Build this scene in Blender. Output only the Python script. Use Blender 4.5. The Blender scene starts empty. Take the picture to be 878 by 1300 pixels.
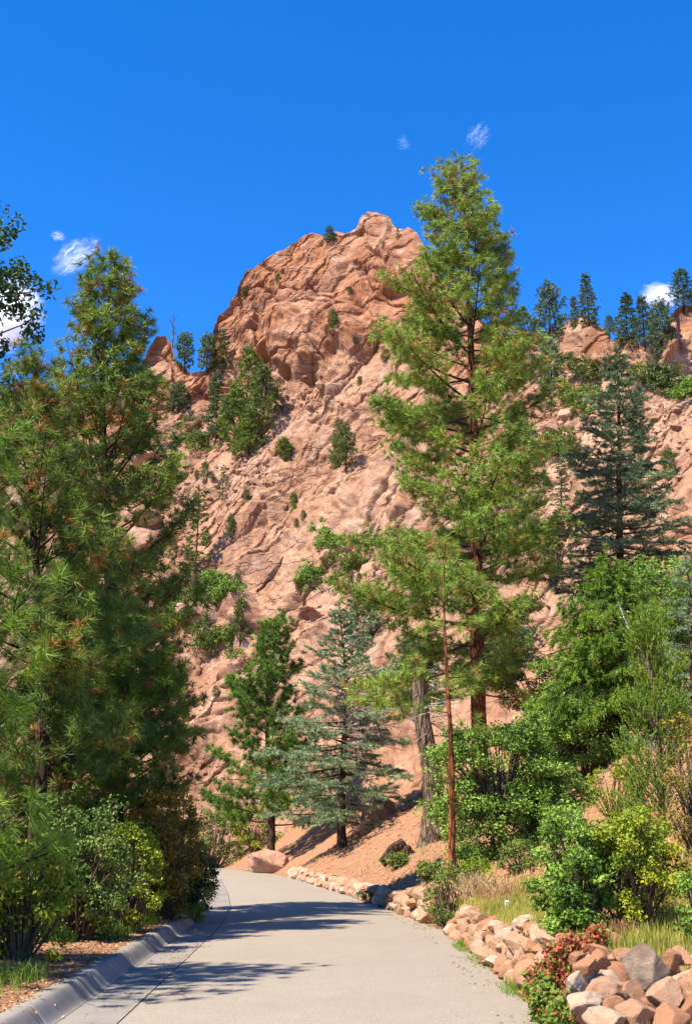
import bpy, math, random
import numpy as np
from mathutils import Vector, noise as mnoise
R = math.radians
C = bpy.context.scene.collection
sc = bpy.context.scene

# ------------------------------------------------------------------ camera, sky, sun, exposure
CAM = np.array([0.0, 0.0, 1.65]); FPX = 1500.0; PITCH = R(15.8)
cam = bpy.data.cameras.new('camera'); co = bpy.data.objects.new('camera', cam); C.objects.link(co)
co.location = CAM; co.rotation_euler = (R(90) + PITCH, 0, 0)
cam.sensor_fit = 'VERTICAL'; cam.sensor_height = 24.0; cam.lens = 24.0 * FPX / 1300.0
cam.clip_start = 0.1; cam.clip_end = 20000
sc.camera = co
SUN_EL, SUN_AZ = R(54), R(231)          # azimuth measured clockwise from +Y (north): behind left of the camera
w = bpy.data.worlds.new('World'); sc.world = w; w.use_nodes = True
nt = w.node_tree; bg = nt.nodes['Background']
sky = nt.nodes.new('ShaderNodeTexSky'); sky.sky_type = 'NISHITA'; sky.sun_disc = False
sky.sun_elevation = SUN_EL; sky.sun_rotation = SUN_AZ
sky.altitude = 2200; sky.air_density = 1.0; sky.dust_density = 0.0; sky.ozone_density = 4.0
hs = nt.nodes.new('ShaderNodeHueSaturation'); hs.inputs['Saturation'].default_value = 1.33; hs.inputs['Hue'].default_value = .508
nt.links.new(sky.outputs[0], hs.inputs['Color']); nt.links.new(hs.outputs[0], bg.inputs[0])
bg.inputs[1].default_value = 0.15
sd = np.array([math.sin(SUN_AZ) * math.cos(SUN_EL), math.cos(SUN_AZ) * math.cos(SUN_EL), math.sin(SUN_EL)])
sl = bpy.data.lights.new('sun', 'SUN'); sl.energy = 5.0; sl.angle = R(0.5); sl.color = (1.0, 0.92, 0.78)
so = bpy.data.objects.new('sun', sl); C.objects.link(so)
so.rotation_euler = Vector(sd).to_track_quat('Z', 'Y').to_euler()
so.location = (-30, -30, 60)
vs = sc.view_settings; sc.display_settings.display_device = 'sRGB'
vs.view_transform = 'Standard'; vs.look = 'None'; vs.exposure = 1.2; vs.gamma = 1.0; vs.use_curve_mapping = False

# ------------------------------------------------------------------ pixel -> world helpers (only used to find where things stand)
cp, sp = math.cos(PITCH), math.sin(PITCH)
def ray(px, py):
    px = np.asarray(px, float); py = np.asarray(py, float)
    u = (px - 439) / FPX; v = (650 - py) / FPX
    return np.stack([u, cp - v * sp, sp + v * cp], -1)
def at(px, py, Y):
    d = ray(px, py); return CAM + d * (np.asarray(Y, float) / d[..., 1])[..., None]
def tanE(py, px=439.0):
    d = ray(px, py); return d[..., 2] / d[..., 1]
def sstep(a, b, x):
    t = np.clip((x - a) / (b - a), 0, 1); return t * t * (3 - 2 * t)

# ------------------------------------------------------------------ numpy noise
def _h(ix, iy, iz, seed):
    n = (ix.astype(np.int64) * 374761393 + iy.astype(np.int64) * 668265263 + iz.astype(np.int64) * 2147483647 + seed * 1274126177) & 0xFFFFFFFF
    n = ((n ^ (n >> 13)) * 1274126177) & 0xFFFFFFFF
    n = ((n ^ (n >> 16)) * 2246822519) & 0xFFFFFFFF
    return ((n ^ (n >> 15)) & 0xFFFFFF) / float(0xFFFFFF)
def vnoise(p, seed=0):
    i = np.floor(p); f = p - i; f = f * f * (3 - 2 * f); i = i.astype(np.int64)
    r = 0
    for a in (0, 1):
        wx = f[:, 0] if a else 1 - f[:, 0]
        for b in (0, 1):
            wy = f[:, 1] if b else 1 - f[:, 1]
            for c in (0, 1):
                wz = f[:, 2] if c else 1 - f[:, 2]
                r = r + wx * wy * wz * _h(i[:, 0] + a, i[:, 1] + b, i[:, 2] + c, seed)
    return r
def fbm(p, octs=4, seed=0, gain=.5):
    a, s, t = 1.0, 0, 0
    for o in range(octs):
        s = s + a * vnoise(p * 2 ** o + o * 17.3, seed + o); t += a; a *= gain
    return s / t * 2 - 1
def worley(p, seed=0):
    i = np.floor(p).astype(np.int64); n = len(p)
    f1 = np.full(n, 9.0); f2 = np.full(n, 9.0); dv = np.zeros((n, 3)); idr = np.zeros((n, 3))
    for a in (-1, 0, 1):
        for b in (-1, 0, 1):
            for c in (-1, 0, 1):
                X, Y, Z = i[:, 0] + a, i[:, 1] + b, i[:, 2] + c
                h1, h2, h3 = _h(X, Y, Z, seed), _h(X, Y, Z, seed + 7), _h(X, Y, Z, seed + 13)
                d = np.stack([p[:, 0] - X - h1, p[:, 1] - Y - h2, p[:, 2] - Z - h3], -1)
                q = np.sqrt((d * d).sum(1))
                m = q < f1
                f2 = np.where(m, f1, np.minimum(f2, q))
                dv[m] = d[m]; idr[m] = np.stack([h1, h2, h3], -1)[m]
                f1 = np.where(m, q, f1)
    return f1, f2, dv, idr

def crag(p, seed=0):
    """piecewise linear noise on split lattice cells: flat facets meeting in sharp creases"""
    i = np.floor(p).astype(np.int64); f = p - i; o = np.argsort(-f, axis=1); fs = np.take_along_axis(f, o, 1)
    c = i.copy(); r = (1 - fs[:, 0]) * _h(c[:, 0], c[:, 1], c[:, 2], seed); n = np.arange(len(p))
    for k in range(3):
        c[n, o[:, k]] += 1; wgt = fs[:, k] - (fs[:, k + 1] if k < 2 else 0)
        r = r + wgt * _h(c[:, 0], c[:, 1], c[:, 2], seed)
    return r * 2 - 1
def turn(p, a, b):
    q = p.copy(); q[:, 0], q[:, 2] = p[:, 0] * math.cos(a) + p[:, 2] * math.sin(a), -p[:, 0] * math.sin(a) + p[:, 2] * math.cos(a)
    r = q.copy(); r[:, 0], r[:, 1] = q[:, 0] * math.cos(b) + q[:, 1] * math.sin(b), -q[:, 0] * math.sin(b) + q[:, 1] * math.cos(b); return r
# ------------------------------------------------------------------ mesh buffers and object helpers
class Buf:
    def __init__(s): s.V = []; s.F = []; s.T = []; s.M = []; s.n = 0
    def add(s, V, F, t=0.0, m=0):
        V = np.asarray(V, float).reshape(-1, 3); F = np.asarray(F, np.int64)
        if len(V) == 0 or len(F) == 0: return s
        s.V.append(V); s.F.append(F + s.n); s.T.append(np.broadcast_to(np.asarray(t, float), (len(V),)))
        s.M.append((len(F), m)); s.n += len(V); return s
    def merge(s, b, off=(0, 0, 0)):
        for V, F, T, M in zip(b.V, b.F, b.T, b.M): s.V.append(V + np.asarray(off)); s.F.append(F + s.n); s.T.append(T); s.M.append(M)
        s.n += b.n; return s
    def mesh(s, name, mats, smooth=False):
        me = bpy.data.meshes.new(name)
        V = np.concatenate(s.V); me.vertices.add(len(V)); me.vertices.foreach_set('co', V.ravel())
        loops = np.concatenate([f.ravel() for f in s.F]); sizes = np.concatenate([np.full(len(f), f.shape[1]) for f in s.F])
        me.loops.add(len(loops)); me.loops.foreach_set('vertex_index', loops.astype(np.int32))
        me.polygons.add(len(sizes))
        st = np.concatenate([[0], np.cumsum(sizes)[:-1]])
        me.polygons.foreach_set('loop_start', st.astype(np.int32)); me.polygons.foreach_set('loop_total', sizes.astype(np.int32))
        mi = np.concatenate([np.full(n, m) for n, m in s.M]); me.polygons.foreach_set('material_index', mi.astype(np.int32))
        me.polygons.foreach_set('use_smooth', np.full(len(sizes), smooth))
        a = me.attributes.new('t', 'FLOAT', 'POINT'); a.data.foreach_set('value', np.concatenate(s.T).astype(np.float32))
        for m in (mats if isinstance(mats, (list, tuple)) else [mats]): me.materials.append(m)
        me.update(calc_edges=True); me.validate(); return me
def link(name, me, parent=None, loc=(0, 0, 0)):
    o = bpy.data.objects.new(name, me); C.objects.link(o); o.location = loc
    if parent is not None: o.parent = parent
    return o
def obj(name, buf, mats, parent=None, loc=(0, 0, 0), smooth=False):
    return link(name, buf.mesh(name, mats, smooth), parent, loc)
def tag(o, label=None, cat=None, group=None, kind=None):
    if label: o['label'] = label
    if cat: o['category'] = cat
    if group: o['group'] = group
    if kind: o['kind'] = kind
    return o
def thing(name, label, cat, loc, rz=0, group=None):
    o = bpy.data.objects.new(name, None); C.objects.link(o); o.location = loc; o.rotation_euler = (0, 0, rz); o.empty_display_size = .2
    return tag(o, label, cat, group)
def copy_tree(o, parent=None):
    c = o.copy(); C.objects.link(c); c.parent = parent
    for ch in list(o.children): copy_tree(ch, c)
    return c

# ------------------------------------------------------------------ materials
def lin(c): return tuple(c) + (1.0,)
class Mat:
    def __init__(s, name, rough=.8, spec=.25):
        s.m = bpy.data.materials.new(name); s.m.use_nodes = True; s.nt = s.m.node_tree; s.b = s.nt.nodes['Principled BSDF']
        s.b.inputs['Roughness'].default_value = rough; s.b.inputs['Specular IOR Level'].default_value = spec; s.tc = None
    def n(s, t, **k):
        nd = s.nt.nodes.new(t)
        for a, v in k.items(): setattr(nd, a, v)
        return nd
    def l(s, a, b): s.nt.links.new(a, b)
    def coord(s, scale=(1, 1, 1), rot=(0, 0, 0), obj=True):
        if s.tc is None: s.tc = s.n('ShaderNodeTexCoord')
        mp = s.n('ShaderNodeMapping'); mp.inputs['Scale'].default_value = scale; mp.inputs['Rotation'].default_value = rot
        s.l(s.tc.outputs['Object'], mp.inputs[0]); return mp.outputs[0]
    def noise(s, scale, detail=4, rough=.55, vec=None, dist=0):
        nd = s.n('ShaderNodeTexNoise'); nd.inputs['Scale'].default_value = scale; nd.inputs['Detail'].default_value = detail
        nd.inputs['Roughness'].default_value = rough; nd.inputs['Distortion'].default_value = dist
        s.l(vec if vec is not None else s.coord(), nd.inputs['Vector']); return nd.outputs['Fac']
    def ramp(s, fac, stops, interp='LINEAR'):
        r = s.n('ShaderNodeValToRGB'); e = r.color_ramp.elements; r.color_ramp.interpolation = interp
        while len(e) < len(stops): e.new(.5)
        for el, (p, c) in zip(e, stops): el.position = p; el.color = lin(c) if not np.isscalar(c) else (c, c, c, 1)
        s.l(fac, r.inputs[0]); return r.outputs[0]
    def mix(s, fac, a, b, mode='MIX'):
        nd = s.n('ShaderNodeMix', data_type='RGBA', blend_type=mode)
        for ix, v in ((0, fac), (6, a), (7, b)):
            sock = nd.inputs[ix]
            if hasattr(v, 'is_linked') or hasattr(v, 'links'): s.l(v, sock)
            elif np.isscalar(v): sock.default_value = v if ix == 0 else (v, v, v, 1)
            else: sock.default_value = lin(v)
        return nd.outputs[2]
    def attr(s, name='t'):
        a = s.n('ShaderNodeAttribute', attribute_name=name); return a.outputs['Fac']
    def rnd(s): return s.n('ShaderNodeObjectInfo').outputs['Random']
    def col(s, c):
        if hasattr(c, 'links'): s.l(c, s.b.inputs['Base Color'])
        else: s.b.inputs['Base Color'].default_value = lin(c)
        return s
    def bump(s, h, strength=.4, dist=.02):
        b = s.n('ShaderNodeBump'); b.inputs['Strength'].default_value = strength; b.inputs['Distance'].default_value = dist
        s.l(h, b.inputs['Height']); s.l(b.outputs[0], s.b.inputs['Normal']); return s
    def translucent(s, c, f=.3):
        t = s.n('ShaderNodeBsdfTranslucent'); mx = s.n('ShaderNodeMixShader'); mx.inputs[0].default_value = f
        if hasattr(c, 'links'): s.l(c, t.inputs[0])
        else: t.inputs[0].default_value = lin(c)
        s.l(s.b.outputs[0], mx.inputs[1]); s.l(t.outputs[0], mx.inputs[2])
        s.l(mx.outputs[0], s.nt.nodes['Material Output'].inputs[0]); return s

def foliage(name, stops, rough=.5, spec=.3, tr=.3):
    m = Mat(name, rough, spec); c = m.ramp(m.attr(), stops); m.col(c); m.translucent(c, tr * .7); return m.m
MF = dict(
    pine=foliage('pine needles', [(0, (.045, .09, .015)), (.4, (.12, .19, .025)), (.75, (.26, .33, .045)), (.8, (.32, .18, .04)), (1, (.42, .17, .04))]),
    sunpine=foliage('yellow-green pine needles', [(0, (.07, .12, .015)), (.4, (.155, .245, .03)), (.75, (.32, .41, .055)), (.8, (.33, .22, .05)), (1, (.4, .22, .06))]),
    darkpine=foliage('deep green pine needles', [(0, (.035, .09, .012)), (.4, (.08, .17, .015)), (.75, (.19, .30, .025)), (.8, (.2, .14, .03)), (1, (.3, .15, .04))]),
    blue=foliage('blue spruce needles', [(0, (.07, .11, .055)), (.4, (.14, .205, .09)), (.75, (.29, .37, .18)), (.8, (.25, .2, .14)), (1, (.34, .28, .22))], spec=.35, tr=.2),
    fir=foliage('dark fir needles', [(0, (.03, .06, .025)), (.4, (.075, .125, .045)), (.75, (.16, .22, .08)), (1, (.2, .22, .08))], tr=.2),
    olive=foliage('juniper scale leaves', [(0, (.05, .07, .015)), (.4, (.10, .14, .025)), (.75, (.2, .23, .05)), (1, (.26, .2, .06))], tr=.25),
    juniper=foliage('bright juniper sprays', [(0, (.06, .11, .012)), (.5, (.14, .24, .02)), (1, (.27, .33, .03))], tr=.3),
    oak=foliage('oak leaves', [(0, (.05, .11, .015)), (.5, (.15, .26, .03)), (1, (.30, .42, .07))], rough=.55, spec=.25, tr=.25),
    leaf=foliage('glossy shrub leaves', [(0, (.03, .07, .012)), (.5, (.09, .15, .025)), (1, (.22, .28, .05))], rough=.55, spec=.25, tr=.3),
    yleaf=foliage('yellow-green shrub leaves', [(0, (.07, .12, .012)), (.5, (.20, .27, .02)), (1, (.44, .42, .03))], rough=.55, spec=.25, tr=.35),
    gold=foliage('turning shrub leaves', [(0, (.06, .07, .012)), (.5, (.18, .15, .02)), (1, (.40, .25, .02))], rough=.55, spec=.25, tr=.35),
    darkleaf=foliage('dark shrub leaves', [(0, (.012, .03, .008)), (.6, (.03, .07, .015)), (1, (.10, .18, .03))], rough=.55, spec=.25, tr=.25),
    cotton=foliage('poplar leaves', [(0, (.02, .05, .012)), (.6, (.06, .12, .03)), (1, (.16, .24, .08))], rough=.55, spec=.25, tr=.3),
    scrub=foliage('scrub leaves', [(0, (.05, .09, .015)), (.5, (.13, .18, .03)), (1, (.26, .28, .06))], rough=.6, spec=.2, tr=.2),
    red=foliage('red creeper leaves', [(0, (.10, .16, .015)), (.3, (.18, .24, .03)), (.36, (.20, .03, .015)), (.7, (.32, .06, .03)), (1, (.42, .15, .05))], rough=.45, tr=.3),
    dry=foliage('dry stalks', [(0, (.2, .1, .04)), (.5, (.40, .22, .1)), (1, (.5, .36, .2))], rough=.8, spec=.1, tr=.15),
    grass=foliage('grass blades', [(0, (.16, .20, .025)), (.4, (.34, .34, .055)), (.7, (.50, .42, .12)), (1, (.52, .40, .18))], rough=.6, spec=.2, tr=.35),
    lush=foliage('lush grass blades', [(0, (.05, .12, .01)), (.6, (.16, .28, .02)), (1, (.32, .36, .05))], rough=.5, spec=.25, tr=.35),
)
def bark(name, c0, c1, c2, sc_=(9, 9, 2.2), plates=True):
    m = Mat(name, .9, .1); v = m.coord(sc_)
    vo = m.n('ShaderNodeTexVoronoi', feature='DISTANCE_TO_EDGE'); m.l(v, vo.inputs['Vector']); vo.inputs['Scale'].default_value = 1
    n = m.noise(14, 6, .65)
    base = m.ramp(n, [(.3, c1), (.62, c2)]); f = m.ramp(vo.outputs[0], [(.0, 0.0), (.16, 1.0)])
    m.col(m.mix(f, c0, base) if plates else base)
    h = m.mix(.5, f, n); m.bump(h, .9, .05); return m.m
MB_ = dict(
    ponderosa=bark('ponderosa bark', (.035, .014, .008), (.15, .05, .022), (.30, .105, .042)),
    darkbark=bark('dark pine bark', (.015, .01, .008), (.05, .03, .02), (.11, .065, .04)),
    greybark=bark('grey bark', (.03, .02, .014), (.11, .07, .045), (.21, .14, .09), (7, 7, 1.2)),
    dead=bark('dead twigs', (.2, .16, .13), (.25, .2, .16), (.42, .36, .3), plates=False),
    white=bark('bleached wood', (.4, .37, .34), (.45, .42, .38), (.62, .6, .56), plates=False),
    stem=bark('shrub stems', (.03, .02, .015), (.07, .05, .03), (.16, .11, .07), plates=False),
)

# ------------------------------------------------------------------ road geometry (plan)
def rise(y): return .40 * sstep(36, 76, np.asarray(y, float))
def on_road(px, py):
    d = ray(px, py); y = 20.0
    for _ in range(60): y = .5 * y + .5 * float(np.clip((1.65 - rise(y)) / max(1e-3, -(d[2] / d[1])), 5, 110))
    return d[0] / d[1] * y, y
def edge(pts, extra):
    q = [on_road(*p) for p in pts]; q = [(y, x) for x, y in q] + extra
    q.sort(); ys = np.array([a for a, _ in q]); xs = np.array([b for _, b in q])
    Y = np.linspace(-40, 130, 1701); X = np.interp(Y, ys, xs)
    X[Y < ys[0]] = xs[0] + (Y[Y < ys[0]] - ys[0]) * (xs[1] - xs[0]) / (ys[1] - ys[0]) * .7
    k = np.exp(-np.linspace(-2, 2, 41) ** 2); k /= k.sum()
    Xp = np.pad(X, 20, mode='edge'); Xs = np.convolve(Xp, k, 'valid'); return Y, Xs
ER = edge([(690, 1300), (620, 1232), (560, 1183), (500, 1158), (440, 1137), (390, 1121), (350, 1110.5), (296, 1103.5)], [(86, -13), (100, -30), (130, -75)])
EL = edge([(150, 1300), (240, 1215), (277, 1180), (294, 1156), (290, 1135), (281, 1116)], [(75, -13.6), (86, -20), (100, -38), (130, -85)])
def xR(y): return np.interp(y, *ER)
def xL(y): return np.interp(y, *EL)
GUT, KERB = .60, .22                                             # gutter pan and kerb widths
def wallh(y): return np.interp(y, [0, 14, 24, 27, 45, 56, 62], [.54, .54, .46, .42, .38, .25, .1])
def T(x, y):
    x = np.asarray(x, float); y = np.asarray(y, float); z0 = rise(y); s = x - xR(y); t = xL(y) - GUT - x
    far = sstep(22, 40, y)
    wall = wallh(y) * sstep(.28, .55, s)
    near_sl = .20 * np.clip(s - .5, 0, 2.2) + .56 * np.clip(s - 2.7, 0, None)
    far_sl = .55 * np.clip(s - .5, 0, None)
    slope = np.minimum((1 - far) * near_sl + far * far_sl, 15 + .0 * s)
    right = np.where(s > 0, (wall + slope) * sstep(11.2, 13.9, y - .15 * s), 0)
    kerb = .182 * sstep(.06, KERB - .03, t)
    left = np.where(t > 0, kerb + .03 * np.clip(t - .5, 0, 8) + .22 * np.clip(t - 9, 0, 25), 0)
    on = (s <= .02) & (t <= .0)
    return z0 + right + left - .06 * np.where(on, 1, 0)
def nz(x, y, f, seed=3):
    p = np.stack([np.ravel(x) * f, np.ravel(y) * f, np.zeros(np.size(x))], -1); return fbm(p, 4, seed).reshape(np.shape(x))
def ground(x, y):
    x = np.asarray(x, float); y = np.asarray(y, float)
    z = T(x, y); s = x - xR(y); t = xL(y) - GUT - KERB - x
    amp = np.where(s > .5, .13 + .08 * np.clip(s - .5, 0, 6), 0) + np.where(t > .15, .05, 0)
    z = z + amp * nz(x, y, .55, 11) + .35 * amp * nz(x, y, 2.3, 12)
    return z
def gz(x, y): return float(ground(np.array([x]), np.array([y]))[0])
def spot(px, d):
    p = at(px, 1085, d); return (float(p[0]), float(d), gz(p[0], d))

# ground sheet
sR = np.concatenate([[.0, .02], np.arange(.1, 1.2, .09), np.arange(1.3, 6, .16), np.arange(6.2, 20, .6), [22, 26, 32, 40, 60, 100, 200, 500, 1500, 4000]])
sLk = np.concatenate([[0, .05, .10, .15, .20, .25, .32, .45], np.arange(.6, 5, .2), np.arange(5.3, 14, .6), [15, 18, 22, 28, 40, 60, 100, 200, 500, 1500, 4000]])
yy = np.concatenate([[-3000, -1000, -300, -100, -40, -20, -10, -4], np.arange(0, 9, 1), np.arange(9, 32, .14), np.arange(32, 62, .3), np.arange(62, 110, 1.0), [120, 130, 200, 400, 1000, 3000, 6000]])
def grid_faces(nr, nc):
    i = np.arange(nr - 1)[:, None] * nc + np.arange(nc - 1)[None]; i = i.ravel()
    return np.stack([i, i + 1, i + nc + 1, i + nc], -1)
YY = np.clip(yy, -40, 130)
cols = [(xL(YY) - GUT)[:, None] - sLk[::-1][None], (xL(YY) - GUT)[:, None] * .5 + xR(YY)[:, None] * .5, xR(YY)[:, None] + sR[None]]
X = np.concatenate(cols, 1); Yg = np.broadcast_to(yy[:, None], X.shape)
Z = ground(X, np.clip(Yg, -40, 130))
g = Buf(); g.add(np.stack([X, Yg, Z], -1), grid_faces(*X.shape))
m = Mat('red dirt and litter', .95, .1)
n1 = m.noise(.5, 5, .6); n2 = m.noise(6, 6, .7); n3 = m.noise(38, 4, .7)
dirt = m.ramp(n2, [(.3, (.17, .08, .042)), (.55, (.29, .15, .08)), (.75, (.39, .235, .14))])
lit = m.ramp(n3, [(.35, (.12, .06, .035)), (.5, (.3, .15, .08)), (.7, (.5, .32, .19))])
c = m.mix(m.ramp(n1, [(.4, 0.15), (.65, .6)]), dirt, lit)
m.col(c); m.bump(m.mix(.5, n2, n3), .7, .05)
tag(obj('ground', g, m.m, smooth=True), 'red dirt ground with litter and grass beside the road', kind='structure')

# road, gutter pan, kerb
def strip(ys, xa, xb, za, zb, nsub=1):
    k = np.linspace(0, 1, nsub + 1)[None]
    X = xa[:, None] * (1 - k) + xb[:, None] * k; Z = za[:, None] * (1 - k) + zb[:, None] * k
    return np.stack([X, np.broadcast_to(ys[:, None], X.shape), Z], -1), grid_faces(*X.shape)
ys = np.concatenate([np.arange(-40, 8, 2), np.arange(8, 60, .4), np.arange(60, 128, 1)])
m = Mat('pale worn asphalt', .85, .2)
n1 = m.noise(.35, 4, .6); n2 = m.noise(42, 4, .85); n3 = m.noise(2.2, 5, .6); n4 = m.noise(220, 2, .8)
base = m.ramp(n3, [(.3, (.235, .195, .15)), (.7, (.30, .25, .195))])
agg = m.ramp(n2, [(.3, (.12, .09, .064)), (.5, (.265, .22, .17)), (.72, (.47, .40, .32))])
c = m.mix(.68, base, agg); c = m.mix(m.ramp(n1, [(.45, 0.0), (.8, .35)]), c, (.21, .17, .13))
vo = m.n('ShaderNodeTexVoronoi', feature='DISTANCE_TO_EDGE'); vo.inputs['Scale'].default_value = .33
wob = m.mix(.12, m.coord(), m.n('ShaderNodeTexNoise').outputs['Color']); m.l(wob, vo.inputs['Vector'])
m.col(c); m.bump(m.mix(.5, n2, n4), .35, .006)
b = Buf(); n_ = len(ys); rs = rise(ys)
jag = .05 * fbm(np.stack([ys * 1.7, ys * 0, ys * 0], -1), 3, 5)
k = np.linspace(0, 1, 9); XX = (xL(ys) + .004)[:, None] * (1 - k) + (xR(ys) + jag + .05)[:, None] * k
ZZ = rs[:, None] + .004 + .05 * (1 - (2 * k - 1) ** 2)[None]
b.add(np.stack([XX, np.broadcast_to(ys[:, None], XX.shape), ZZ], -1), grid_faces(*XX.shape))
tag(obj('road', b, m.m, smooth=True), 'pale narrow asphalt road climbing and bending left', kind='structure')
m = Mat('cast concrete', .8, .25); n1 = m.noise(1.2, 5, .6); n2 = m.noise(70, 3, .7)
m.col(m.mix(.35, m.ramp(n1, [(.3, (.19, .165, .14)), (.7, (.27, .24, .205))]), m.ramp(n2, [(.3, (.15, .135, .115)), (.7, (.31, .28, .24))]))); n9 = m.noise(.9, 6, .7, m.coord((1.5, .5, 3)))
m.nt.links.new(m.mix(m.ramp(n9, [(.48, 0.0), (.7, .55)]), m.b.inputs['Base Color'].links[0].from_socket, (.10, .085, .07)), m.b.inputs['Base Color']); m.bump(m.mix(.5, n1, n2), .45, .012)
MCON = m.m
ys2 = np.concatenate([np.arange(-40, 8, 2), np.arange(8, 48, .2), np.arange(48, 128, 1)]); r2 = rise(ys2)
b = Buf(); b.add(*strip(ys2, xL(ys2) - GUT + .0, xL(ys2) - .010, r2 + .0, r2 + .006, 3))
tag(obj('gutter', b, MCON, smooth=True), 'grey concrete gutter pan along the left road edge', kind='structure')
ys3 = np.sort(np.concatenate([ys2] + [np.array([-.03, -.009, .009, .03]) + q for q in np.arange(9, 48, 3.1)])); jn = np.zeros(len(ys3))
for q in np.arange(9, 48, 3.1): jn[abs(ys3 - q) < .012] = 1
ys2 = ys3; r2 = rise(ys2)
kk = np.linspace(0, 1, 13); prof = .19 * (kk * kk * (3 - 2 * kk)) ** .9 + .004
xk = xL(ys2)[:, None] - GUT - .002 - np.concatenate([kk * KERB, [KERB + .15, KERB + .16]])[None]
zk = r2[:, None] + np.concatenate([prof, [prof[-1] - .004, .02]])[None]
xk = xk - .014 * jn[:, None]; zk = zk - .016 * jn[:, None]
b = Buf(); b.add(np.stack([xk, np.broadcast_to(ys2[:, None], xk.shape), zk], -1), grid_faces(*xk.shape))
tag(obj('kerb', b, MCON, smooth=True), 'rolled grey concrete kerb between the road and the shrubs on the left', kind='structure')

# ------------------------------------------------------------------ mountain
def I(tab): a = np.array(sorted(tab.items()), float); return lambda x: np.interp(x, a[:, 0], a[:, 1])
crest = I({-500: 560, -200: 520, 0: 500, 60: 490, 120: 480, 165: 472, 183: 446, 190: 428, 197: 418, 208: 417, 216: 430, 222: 452, 232: 458, 242: 468, 256: 466, 264: 458, 267: 414, 275: 396, 284: 385, 290: 374, 298: 366, 303: 346, 312: 337, 320: 338, 330: 330, 345: 318, 360: 308, 375: 300, 390: 296, 405: 297, 420: 301, 440: 298, 455: 293, 461: 279, 468: 273, 480: 271, 490: 274, 497: 279, 503: 291, 510: 292, 518: 289, 528: 294, 538: 312, 550: 335, 562: 352, 600: 398, 640: 428, 655: 433, 672: 436, 690: 428, 702: 420, 714: 410, 728: 404, 745: 405, 758: 412, 770: 420, 776: 432, 784: 426, 796: 425, 806: 430, 812: 446, 824: 442, 834: 428, 846: 410, 856: 394, 864: 384, 878: 376, 950: 345, 1100: 330, 1400: 400})
D0 = I({-500: 80, 150: 80, 200: 79.5, 280: 78, 340: 75.5, 400: 72, 470: 67.5, 540: 63, 640: 57.5, 740: 52, 878: 48, 1400: 44})
R0 = I({-500: 1085, 200: 1085, 280: 1088, 340: 1078, 400: 1055, 470: 1032, 540: 1005, 640: 965, 740: 915, 878: 870, 1400: 720})
M1 = I({-500: 1.6, 200: 1.6, 300: 1.58, 400: 1.5, 500: 1.4, 600: 1.26, 700: 1.12, 878: 1.0, 1400: .9})
RK = I({-500: 620, 150: 560, 190: 530, 250: 505, 290: 512, 330: 490, 375: 476, 410: 466, 450: 455, 500: 440, 560: 452, 640: 478, 700: 474, 745: 472, 800: 466, 840: 462, 878: 430, 1400: 440})
M2 = I({-500: 2.6, 250: 2.8, 300: 2.6, 480: 2.2, 560: 2.2, 640: 2.6, 800: 2.6, 878: 1.8, 1400: 1.8})
def mdepth(px, row):
    px = np.asarray(px, float); row = np.asarray(row, float)
    te = tanE(row, px); d0 = D0(px); z0 = 1.65 + d0 * tanE(R0(px), px); m1 = M1(px)
    rk = np.maximum(RK(px), crest(px) + 4); tk = tanE(rk, px)
    dk = (m1 * d0 - z0 + 1.65) / (m1 - tk); zk_ = 1.65 + dk * tk; m2 = M2(px)
    lo = (m1 * d0 - z0 + 1.65) / np.maximum(m1 - te, .03); hi = (m2 * dk - zk_ + 1.65) / np.maximum(m2 - te, .05)
    return np.where(row > rk, lo, hi)
def mpoint(px, row):
    p = at(px, row, mdepth(px, row)); return p
cpx = np.concatenate([np.linspace(-500, -25, 60), np.arange(-22, 900, 1.6), np.linspace(904, 1400, 60)])
nrw = 510
tt = np.linspace(0, 1, nrw) ** 1.0
cr = crest(cpx); b0 = R0(cpx)
mk0 = np.maximum(RK(cpx) + 8, cr + 6); TS = .72
lowt = np.clip(tt / TS, 0, 1)[:, None]; upt = np.clip((tt - TS) / (1 - TS), 0, 1)[:, None]
rows = (b0 + 6)[None] * (1 - lowt) + mk0[None] * lowt; rows = np.where(upt > 0, mk0[None] * (1 - upt) + cr[None] * upt, rows)
PX = np.broadcast_to(cpx[None], rows.shape)
D = mdepth(PX, rows); P0 = at(PX, rows, D)
# base normals
du = np.gradient(P0, axis=1); dv = np.gradient(P0, axis=0); Nn = np.cross(du, dv)
Nn /= np.linalg.norm(Nn, axis=-1, keepdims=True) + 1e-9
for _ in range(10):
    Nn[1:-1, 1:-1] = (Nn[1:-1, 1:-1] + Nn[:-2, 1:-1] + Nn[2:, 1:-1] + Nn[1:-1, :-2] + Nn[1:-1, 2:]) / 5
Nn /= np.linalg.norm(Nn, axis=-1, keepdims=True) + 1e-9
Q = P0.reshape(-1, 3); pxf = PX.ravel(); rwf = rows.ravel(); Nf = Nn.reshape(-1, 3)
Nf = np.where((Nf[:, 1] > 0)[:, None], -Nf, Nf)
Q = Q / .72
dome = sstep(14, -14, rwf - RK(pxf) - 10 * fbm(Q * .06, 3, 41))          # 1 on the upper cliffs
warp = np.stack([fbm(Q * .05, 3, 21), fbm(Q * .05, 3, 22), fbm(Q * .05, 3, 23)], -1)
A = R(38)
def strata(Q, ang): return np.stack([Q[:, 0] * np.cos(ang) + Q[:, 2] * np.sin(ang), Q[:, 1], -Q[:, 0] * np.sin(ang) + Q[:, 2] * np.cos(ang)], -1)
S = strata(Q + 1.8 * warp - np.array([0, 0, 40.]), A + R(26) * fbm(Q * .022, 2, 77))
disp = np.zeros(len(Q))
fine = np.zeros(len(Q))
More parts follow.
